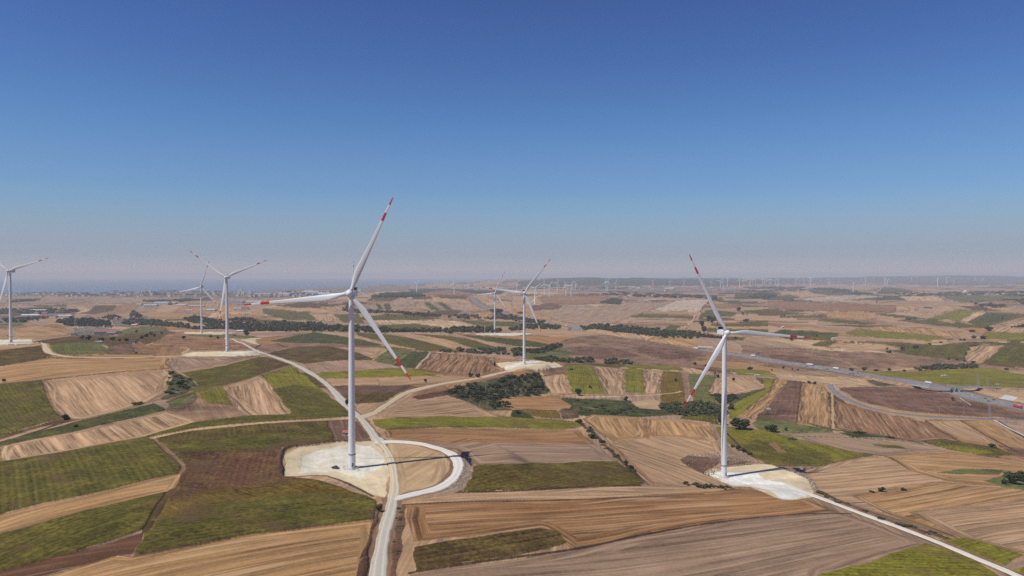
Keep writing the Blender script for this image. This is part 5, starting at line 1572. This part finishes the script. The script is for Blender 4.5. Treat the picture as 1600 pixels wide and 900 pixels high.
place(house('warehouse', 64, 28, 7, 2, wall_w, roof_w), 283, 478, .0, 'thin white hall right of the largest factory hall', 'factory hall')
place(house('warehouse', 80, 30, 6, 2, wall_g, roof_w), 308, 479, .0, 'long grey hall behind the thin turbine', 'factory hall')
place(house('warehouse', 28, 20, 8, 2, wall_w, roof_w), 218, 477, .0, 'small white block left of the factory halls', 'factory hall')
place(house('warehouse', 120, 70, 9, 3, wall_w, roof_bl), 366, 474, .0, 'wide blue roofed factory behind the Y-shaped turbine tower', 'factory hall')
place(house('warehouse', 90, 40, 8, 3, wall_w, roof_w), 398, 473, .0, 'pale hall right of the blue roofed factory', 'factory hall')
place(house('warehouse', 36, 24, 13, 1, wall_w, roof_b), 383, 484, .2, 'tall white mill building with brown roof above the red blade tip', 'mill')
place(house('warehouse', 40, 20, 8, 2, wall_g, roof_w), 372, 484, .0, 'grey sheds left of the tall white mill', 'shed')
place(house('warehouse', 46, 20, 8, 3, wall_g, roof_w), 330, 486, .0, 'grey gravel plant halls in the middle of the left plain', 'gravel plant')
place(house('warehouse', 40, 20, 5, 2, wall_g, roof_w), 296, 486, .0, 'low grey sheds left of the gravel plant', 'shed')
place(house('farmhouse', 14, 8, 3.5, 1.5, wall_w, roof_w), 416, 494, .1, 'pale farmhouse on the brown plot left of the big green field', 'house')
place(house('site_office', 21, 6, 3.2, .4, wall_w, roof_d), 1563, 607, -.05, 'long white roadside building with dark flat roof right of the bridge', 'building').location = at_z(1564, 610.0, -186.9)
place(house('shed', 10, 4, 2.4, .4, wall_w, roof_w), 1475, 588.5, .05, 'small white shed in the green field behind the bridge', 'shed')
place(house('shed', 8, 4, 2.2, .4, wall_w, roof_w), 1183, 588, -.05, 'low white shelter on the track right of the right tower', 'shelter')
place(house('farmhouse', 10, 7, 3, 1.5, wall_w, roof_w), 1302, 530, .3, 'tiny white farmhouse at the head of the dark green field', 'house')
place(house('farmhouse', 9, 7, 3, 1.5, wall_w, roof_w), 1223, 512, .3, 'tiny white hut on the brown field above the red blade tip', 'hut')
# domed mosque in the far right village
mq = empty('mosque'); m = MB(); m.box((0, 0, 5), (22, 22, 12)); m.build('wall', wall_w, mq)
m = MB(); m.rings([[(9.5 * math.cos(a) * math.cos(2 * math.pi * k / 16), 9.5 * math.cos(a) * math.sin(2 * math.pi * k / 16), 11 + 9.5 * math.sin(a)) for k in range(16)] for a in (0, .4, .8, 1.2, 1.5)]); m.build('dome', roof_w, mq)
m = MB(); m.tube((13, 8, 0), (13, 8, 30), 1.2, .9, 8); m.build('minaret', wall_w, mq)
place(mq, 1508, 458, 0, 'pale domed mosque rising over the far right village', 'mosque', sx=1.6, sz=1.4)
# houses and blocks of the far towns: repeats
hp = {
 'village_house': house('village_house', 14, 10, 5, 2.6, wall_w, roof_r, wins=False),
 'town_house': house('town_house', 18, 14, 11, .3, wall_w, roof_b, wins=False, door=False),
 'apartment_block': house('apartment_block', 30, 16, 24, .3, wall_c, roof_w, wins=False, door=False),
 'tower_block': house('tower_block', 24, 20, 48, .3, wall_w, roof_w, wins=False, door=False),
 'industrial_shed': house('industrial_shed', 60, 26, 8, 1.5, wall_w, roof_w, wins=False, door=False),
}
first_u = {k: True for k in hp}
CL = [  # kind, n, x0,x1,y0,y1, scale, label, category, group
 ('village_house', 34, 1404, 1600, 457, 462, 1.7, 'tiny pale house among the trees of the far right village', 'house', 'houses of the far right village'),
 ('village_house', 26, 955, 1122, 459.5, 465.5, 1.7, 'tiny pale house among the dark trees of the middle village', 'house', 'houses of the middle village'),
 ('village_house', 16, 3, 118, 482, 499, 1.3, 'small pale house among the trees on the far left', 'house', 'houses of the left village'),
 ('village_house', 12, 178, 228, 496, 508, 1.0, 'small pale house between the grove and the wood belt', 'house', 'houses behind the substation'),
 ('town_house', 180, 10, 530, 456.5, 464, 1.3, 'speck of a pale building in the town along the coast', 'building', 'buildings of the coastal town'),
 ('apartment_block', 40, 180, 400, 456.5, 462, 1.2, 'speck of an apartment block in the town along the coast', 'apartment block', 'apartment blocks of the coastal town'),
 ('tower_block', 14, 356, 402, 459, 462, .8, 'hazy tower block in the row right of the Y-shaped turbine tower', 'tower block', 'tower blocks by the coast'),
 ('industrial_shed', 12, 410, 560, 455, 463, 2.2, 'hazy pale industrial shed on the plain before the sea', 'industrial shed', 'industrial sheds before the sea'),
 ('village_house', 24, 900, 1180, 449, 455, 3.0, 'hazy speck of a house on the plain before the blue ridge', 'house', 'houses before the blue ridge'),
 ('industrial_shed', 6, 985, 1000, 449, 451, 1.6, 'bright white industrial shed left before the blue ridge', 'industrial shed', 'white sheds left before the blue ridge'),
 ('industrial_shed', 5, 1044, 1056, 450.5, 451.5, 1.6, 'bright white industrial shed in the middle before the blue ridge', 'industrial shed', 'white sheds in the middle before the blue ridge'),
 ('industrial_shed', 4, 720, 735, 447, 448.5, 1.8, 'white industrial speck above the highway bend', 'industrial shed', 'white sheds above the highway bend'),
]
for kd, n, x0, x1, y0, y1, s, lab, cat, grp in CL:
    for k in range(n):
        o = hp[kd] if first_u[kd] else copy_tree(hp[kd]); first_u[kd] = False
        px, py = random.uniform(x0, x1), random.uniform(y0, y1)
        if kd == 'tower_block': px = x0 + (x1 - x0) * k / (n - 1); py = 461 + .4 * (k % 3)
        f = s * random.uniform(.75, 1.2)
        place(o, px, py, random.uniform(-.5, .5), lab, cat, grp, sx=f, sz=f)

# ------------------------------------------------------------------ vehicles
car_w = simple_mat('car_white', (0.72, 0.72, 0.72), rough=.3, spec=.5)
car_d = simple_mat('car_dark', (0.035, 0.045, 0.06), rough=.3, spec=.5)
car_r = simple_mat('truck_red', (0.55, 0.06, 0.03), rough=.4)
tyre = simple_mat('tyre_rubber', (0.02, 0.02, 0.02))
def wheel(parent, x, y, r=.36, w=.24):
    m = MB(); m.tube((x - w / 2, y, r), (x + w / 2, y, r), r, n=12); m.build('wheel', tyre, parent)
def car(paint_m, pickup=False):
    r = empty('pickup_truck' if pickup else 'parked_car')
    def prof(pts, w, mat, name, parent, tw=1.0):
        m = MB(); rings_ = []
        for x, k_ in ((-w / 2, tw), (-w / 2 * .94, 1), (w / 2 * .94, 1), (w / 2, tw)):
            rings_.append([(x, y, z if abs(x) < w / 2 - .01 else z * .97 + .02) for y, z in pts])
        m.rings(rings_, smooth=False); return m.build(name, mat, parent)
    if pickup:
        b_ = prof([(-2.5, .35), (-2.6, .8), (-1.5, 1.0), (.4, 1.05), (2.5, 1.05), (2.55, .4)], 1.85, paint_m, 'body', r)
        prof([(-1.5, 1.0), (-.8, 1.72), (.6, 1.75), (.75, 1.04)], 1.6, glass, 'cabin', r); prof([(-.85, 1.7), (-.75, 1.8), (.55, 1.82), (.62, 1.72)], 1.5, paint_m, 'cabin_roof', r)
        m = MB(); m.box((0, 1.65, 1.065), (1.5, 1.5, .03)); m.build('cargo_bed', roof_d, r)
    else:
        b_ = prof([(-2.1, .3), (-2.15, .72), (-1.2, .92), (1.9, .98), (2.1, .75), (2.1, .3)], 1.75, paint_m, 'body', r)
        prof([(-1.2, .91), (-.5, 1.4), (1.0, 1.42), (1.75, .97)], 1.5, glass, 'cabin', r); prof([(-.55, 1.38), (-.45, 1.47), (.9, 1.48), (1.05, 1.4)], 1.42, paint_m, 'cabin_roof', r)
    for x in (-.8, .8):
        for y in (-1.4, 1.45): wheel(r, x, y)
    for x in (-.65, .65):
        m = MB(); m.box((x, -2.58 if pickup else -2.13, .68), (.3, .06, .16)); m.build('headlight', paint, r)
    return r
def truck(paint_m, cab_m):
    r = empty('lorry')
    m = MB(); m.box((0, 1.8, 2.45), (2.5, 12.2, 2.7)); m.build('trailer', paint_m, r)
    m = MB(); rounded_box(m, (0, -6.0, 1.95), (2.4, 2.3, 2.7), .2); cb_ = m.build('cab', cab_m, r)
    m = MB(); m.box((0, -7.17, 2.4), (2.0, .06, .9)); m.build('windscreen', glass, cb_)
    m = MB(); m.box((0, 0, .95), (2.0, 14.0, .3)); m.build('chassis', roof_d, r)
    for y in (-5.8, -3.2, 4.2, 5.5, 6.8):
        for x in (-1.05, 1.05): wheel(r, x, y, .5, .3)
    return r
pk = place(car(car_d, True), 524, 732, 1.2, 'dark pickup truck parked on the sandy pad left of the nearest tower', 'pickup truck')
wc = place(car(car_w), 1223, 619, 1.5, 'white van-like car parked on the dark reddish plot', 'car', sx=1.35, sz=1.5)
p2_ = copy_tree(wc); place(p2_, 1201, 640, .9, 'white car parked at the edge of the diagonal stubble strip', 'car')
p3_ = copy_tree(wc); place(p3_, 1559, 601, 1.5, 'pale car by the approach road right of the bridge', 'car')
dc = car(car_d); tr = truck(car_w, car_w); trr = truck(car_r, car_r)
used_v = set()
def on_hw(px, py, lane, src, label, cat, group):
    g = hit1(px, py)
    d2 = (HW[:, 0] - g[0]) ** 2 + (HW[:, 1] - g[1]) ** 2; j = int(np.clip(d2.argmin(), 2, len(HW) - 3))
    t = HW[j + 1] - HW[j - 1]; t /= np.hypot(*t); n = np.array([t[1], -t[0]])
    q = HW[j] + n * lane
    o = src if src.name not in used_v else copy_tree(src)
    used_v.add(src.name)
    a = math.atan2(t[1], t[0]) + (math.pi / 2 if lane > 0 else -math.pi / 2)
    zo = float(np.interp(abs(lane), [2, 10, 18.5], [.2, .2, .1])) + .02
    o.location = (q[0], q[1], HWZ[j] + zo); o.rotation_euler = (0, 0, a)
    tag(o, label, cat, group)
G1, G2 = 'lorries on the highway', 'cars on the highway'
for a in [
 (1166,557,-12,tr,'white lorry on the highway right behind the right tower','lorry',G1),(1269,571,-14,tr,'white lorry on the highway, second along from the right tower','lorry',G1),
 (1309,577,-14,tr,'white lorry on the far lane between the parked field car and the ramp','lorry',G1),(1435,600,-13,tr,'white lorry just before the bridge','lorry',G1),
 (1597,638,9,trr,'bright red lorry at the right frame edge','lorry',G1),(1100,543,-14,tr,'white lorry left of the right tower, beside the blade','lorry',G1),
 (1272,576,12,wc,'white car on the near lane beside the second lorry','car',G2),(1257,574,12,dc,'dark car on the near lane left of the white one','car',G2),(1281,578,8,dc,'dark car on the near lane right of the white one','car',G2),
 (1314,585,12,dc,'first of three dark cars ahead of the ramp','car',G2),(1323,584,5,dc,'second of three dark cars ahead of the ramp','car',G2),(1335,584,-5,dc,'third of three dark cars ahead of the ramp','car',G2),
 (1478,614,10,dc,'dark car about to pass under the bridge','car',G2),(1519,619,-5,wc,'white car just out from under the bridge','car',G2),
 (1543,624,-9,dc,'left upper of three dark cars right of the bridge','car',G2),(1551,626,-13,dc,'right one of three dark cars right of the bridge','car',G2),(1543,628,5,dc,'lower one of three dark cars right of the bridge','car',G2),
 (1592,634,-8,wc,'white car behind the red lorry','car',G2),(1143,554,12,wc,'white car behind the right tower','car',G2),(1154,553,-5,dc,'dark car right of the right tower','car',G2),
 (1253,569,-5,wc,'small white car ahead of the second lorry','car',G2),
 (803,491.5,8,tr,'lorry on the distant highway left of the hilltop turbine','lorry',G1),(828,497,-8,tr,'lorry on the distant highway right of the hilltop turbine','lorry',G1),(835,500,8,wc,'white car on the distant highway by the low red blade tip','car',G2),
 (862,504,-8,tr,'lorry on the distant highway beyond the low red blade tip','lorry',G1),(895,509,8,tr,'lorry on the distant highway near the start of the long hedge','lorry',G1),(906,512,-8,wc,'white car on the distant highway at the start of the long hedge','car',G2)]:
    on_hw(*a)

# ------------------------------------------------------------------ masts, poles, walls
def lattice(name, h, w, arms):
    r = empty(name); m = MB(); n = 7
    for k in range(n):
        z0, z1 = h * k / n, h * (k + 1) / n; a, b_ = w * (1 - .8 * k / n) / 2, w * (1 - .8 * (k + 1) / n) / 2
        c0 = [(-a, -a, z0), (a, -a, z0), (a, a, z0), (-a, a, z0)]; c1 = [(-b_, -b_, z1), (b_, -b_, z1), (b_, b_, z1), (-b_, b_, z1)]
        for i in range(4):
            m.tube(c0[i], c1[i], .16, n=4); m.tube(c0[i], c1[(i + 1) % 4], .09, n=4); m.tube(c1[i], c1[(i + 1) % 4], .09, n=4)
    m.build('lattice_frame', steel, r)
    for z, l in arms:
        m = MB(); m.tube((-l, 0, z), (l, 0, z), .16, n=4); m.tube((-l, 0, z), (0, 0, z + 1.6), .1, n=4); m.tube((l, 0, z), (0, 0, z + 1.6), .1, n=4); m.build('cross_arm', steel, r)
    return r
place(lattice('lattice_mast', 50, 9, [(34, 7), (41, 6), (47, 5)]), 118, 524, .2, 'tall pale lattice mast beside the substation', 'pylon')
py1 = place(lattice('pylon', 22, 4, [(15, 4), (19, 3)]), 1528, 604, .2, 'taller thin lattice pylon behind the bridge', 'pylon', 'pylons by the bridge')
place(copy_tree(py1), 1543, 604, .3, 'shorter lattice pylon just right of the taller one behind the bridge', 'pylon', 'pylons by the bridge', sx=.9, sz=.75)
place(copy_tree(py1), 1546, 655, .1, 'lattice pylon standing by the service road junction', 'pylon', 'pylons by the bridge', sx=.8, sz=.9)
place(copy_tree(py1), 1588, 482, .1, 'small far lattice pylon on the right plain', 'pylon', 'pylons by the bridge', sx=1.2, sz=1.3)
po = empty('utility_pole'); m = MB(); m.tube((0, 0, 0), (0, 0, 13), .22, .14, 8); m.build('pole', steel, po); m = MB(); m.box((0, 0, 12.2), (2.6, .16, .16)); m.build('cross_arm', steel, po)
place(po, 1380, 590, 0, 'slim utility pole on the highway edge before the bridge', 'utility pole', 'utility poles')
place(copy_tree(po), 1468, 650, 0, 'slim utility pole on the dark slope above the service road', 'utility pole', 'utility poles')
place(copy_tree(po), 1506, 649, 0, 'second slim utility pole on the dark slope above the service road', 'utility pole', 'utility poles')
gs = empty('road_sign'); m = MB(); m.tube((0, 0, 0), (0, 0, 11), .3, .22, 8); m.build('post', steel, gs)
m = MB(); m.box((1.2, 0, 8.5), (7, .25, 3.6)); m.build('sign_panel', simple_mat('sign_blue', (0.03, 0.12, 0.40), rough=.4), gs)
place(gs, 1184, 558, 0, 'blue road sign panel on a tall post beside the highway', 'road sign')
gy_ = empty('substation_gantry'); m = MB()
for x in (-7, 7): m.tube((x, 0, 0), (x, 0, 13), .25, .2, 6)
m.tube((-7, 0, 12.6), (7, 0, 12.6), .3, n=6); m.tube((-7, 0, 9.5), (7, 0, 9.5), .18, n=6); m.build('gantry_frame', steel, gy_)
m = MB()
for x in (-4, 0, 4): m.tube((x, 0, 12.4), (x, 0, 10.4), .28, n=6)
m.build('insulators', wall_c, gy_)
k = 0
for i in range(7):
    for j in range(3):
        o = gy_ if k == 0 else copy_tree(gy_); k += 1
        place(o, 122 + 6.2 * i + j * 2, 516.5 + 2.6 * j, .1, 'grey steel gantry frame in the substation yard', 'gantry', 'gantries of the substation')
m = MB(); m.box((0, 0, 1.6), (38, .5, 3.4)); o = m.build('roadside_wall', roof_w)
g = hit1(1102, 543); o.location = tuple(g); o.rotation_euler = (0, 0, -.35); tag(o, 'long pale roadside wall left of the big right blade', 'wall')
# concrete slope panel and drain right of the bridge
def panel(px_list, name, mat, dz=.25):
    w = hit([p[0] for p in px_list], [p[1] for p in px_list]); m = MB(); n = len(w)
    # subdivide between the two long sides so that it follows the ground
    vs_, fs_ = [], []
    K = 12
    for i in range(K + 1):
        t = i / K
        for u in np.linspace(0, 1, K + 1):
            p = (w[0] * (1 - t) + w[1] * t) * (1 - u) + (w[3] * (1 - t) + w[2] * t) * u
            z = H(np.array([p[0]]), np.array([p[1]]))[0] + dz
            vs_.append((p[0], p[1], z))
    for i in range(K):
        for j in range(K): fs_.append((i * (K + 1) + j, (i + 1) * (K + 1) + j, (i + 1) * (K + 1) + j + 1, i * (K + 1) + j + 1))
    m.add(vs_, fs_); o = m.build(name, mat)
    if o.data.polygons[0].normal.z < 0: o.data.flip_normals()
    return o
tag(panel([(1561, 623), (1583, 627), (1591, 621.5), (1571, 617)], 'concrete_slope', conc), kind='structure')
wl2 = smooth_line([(1553, 657), (1575, 669), (1600, 681), (1660, 708)], 4)
tag(ribbon('concrete_drain', wl2, [-1.6, 1.6], [.5, .5], conc), kind='structure')
wl2 = smooth_line([(1500, 622), (1507, 627), (1517, 633)], 3)
tag(ribbon('concrete_drain', wl2, [-.8, .8], [.35, .35], conc), kind='structure')
# rubble of the clearing beside the right pad, stones round the tower feet
rk = simple_mat('rubble_stone', (0.34, 0.27, 0.2), var=.35, scale=.4)
def rocks(name, px_poly, n, smin, smax, mat):
    poly = np.array(px_poly); w = hit(poly[:, 0], poly[:, 1]); lo, hi = w[:, :2].min(0), w[:, :2].max(0); m = MB(); c = 0
    rg = np.random.default_rng(n)
    while c < n:
        p = rg.uniform(lo, hi)
        if not in_poly(w[:, :2], np.array([p[0]]), np.array([p[1]]))[0]: continue
        s = rg.uniform(smin, smax); z = H(np.array([p[0]]), np.array([p[1]]))[0]
        vs_ = [(p[0] + dx * s * rg.uniform(.6, 1.2), p[1] + dy * s * rg.uniform(.6, 1.2), z + dz * s * rg.uniform(.6, 1.1)) for dx, dy, dz in ((1, 0, 0), (-.5, .9, 0), (-.5, -.9, 0), (.2, .1, 1.1), (0, 0, -.6))]
        m.add(vs_, [(0, 1, 3), (1, 2, 3), (2, 0, 3), (1, 0, 4), (2, 1, 4), (0, 2, 4)]); c += 1
    tag(m.build(name, mat), kind='stuff')
rocks('rubble', [(1062,720),(1076,711),(1130,706),(1180,721),(1140,727),(1100,742),(1085,735)], 700, .4, 1.5, rk)
rocks('roadside_stones', [(728,716),(738,724),(738,745),(722,766),(684,774),(716,745)], 420, .2, .6, conc)
rocks('pad_rubble', [(1240,737),(1262,745),(1282,764),(1272,770),(1262,750)], 220, .3, 1.0, rk)
rocks('tower_foot_debris', [(536,727),(566,727),(566,735),(536,735)], 120, .1, .35, dirt)
rocks('tower_foot_debris', [(1118,741),(1146,741),(1146,749),(1118,749)], 120, .1, .35, dirt)
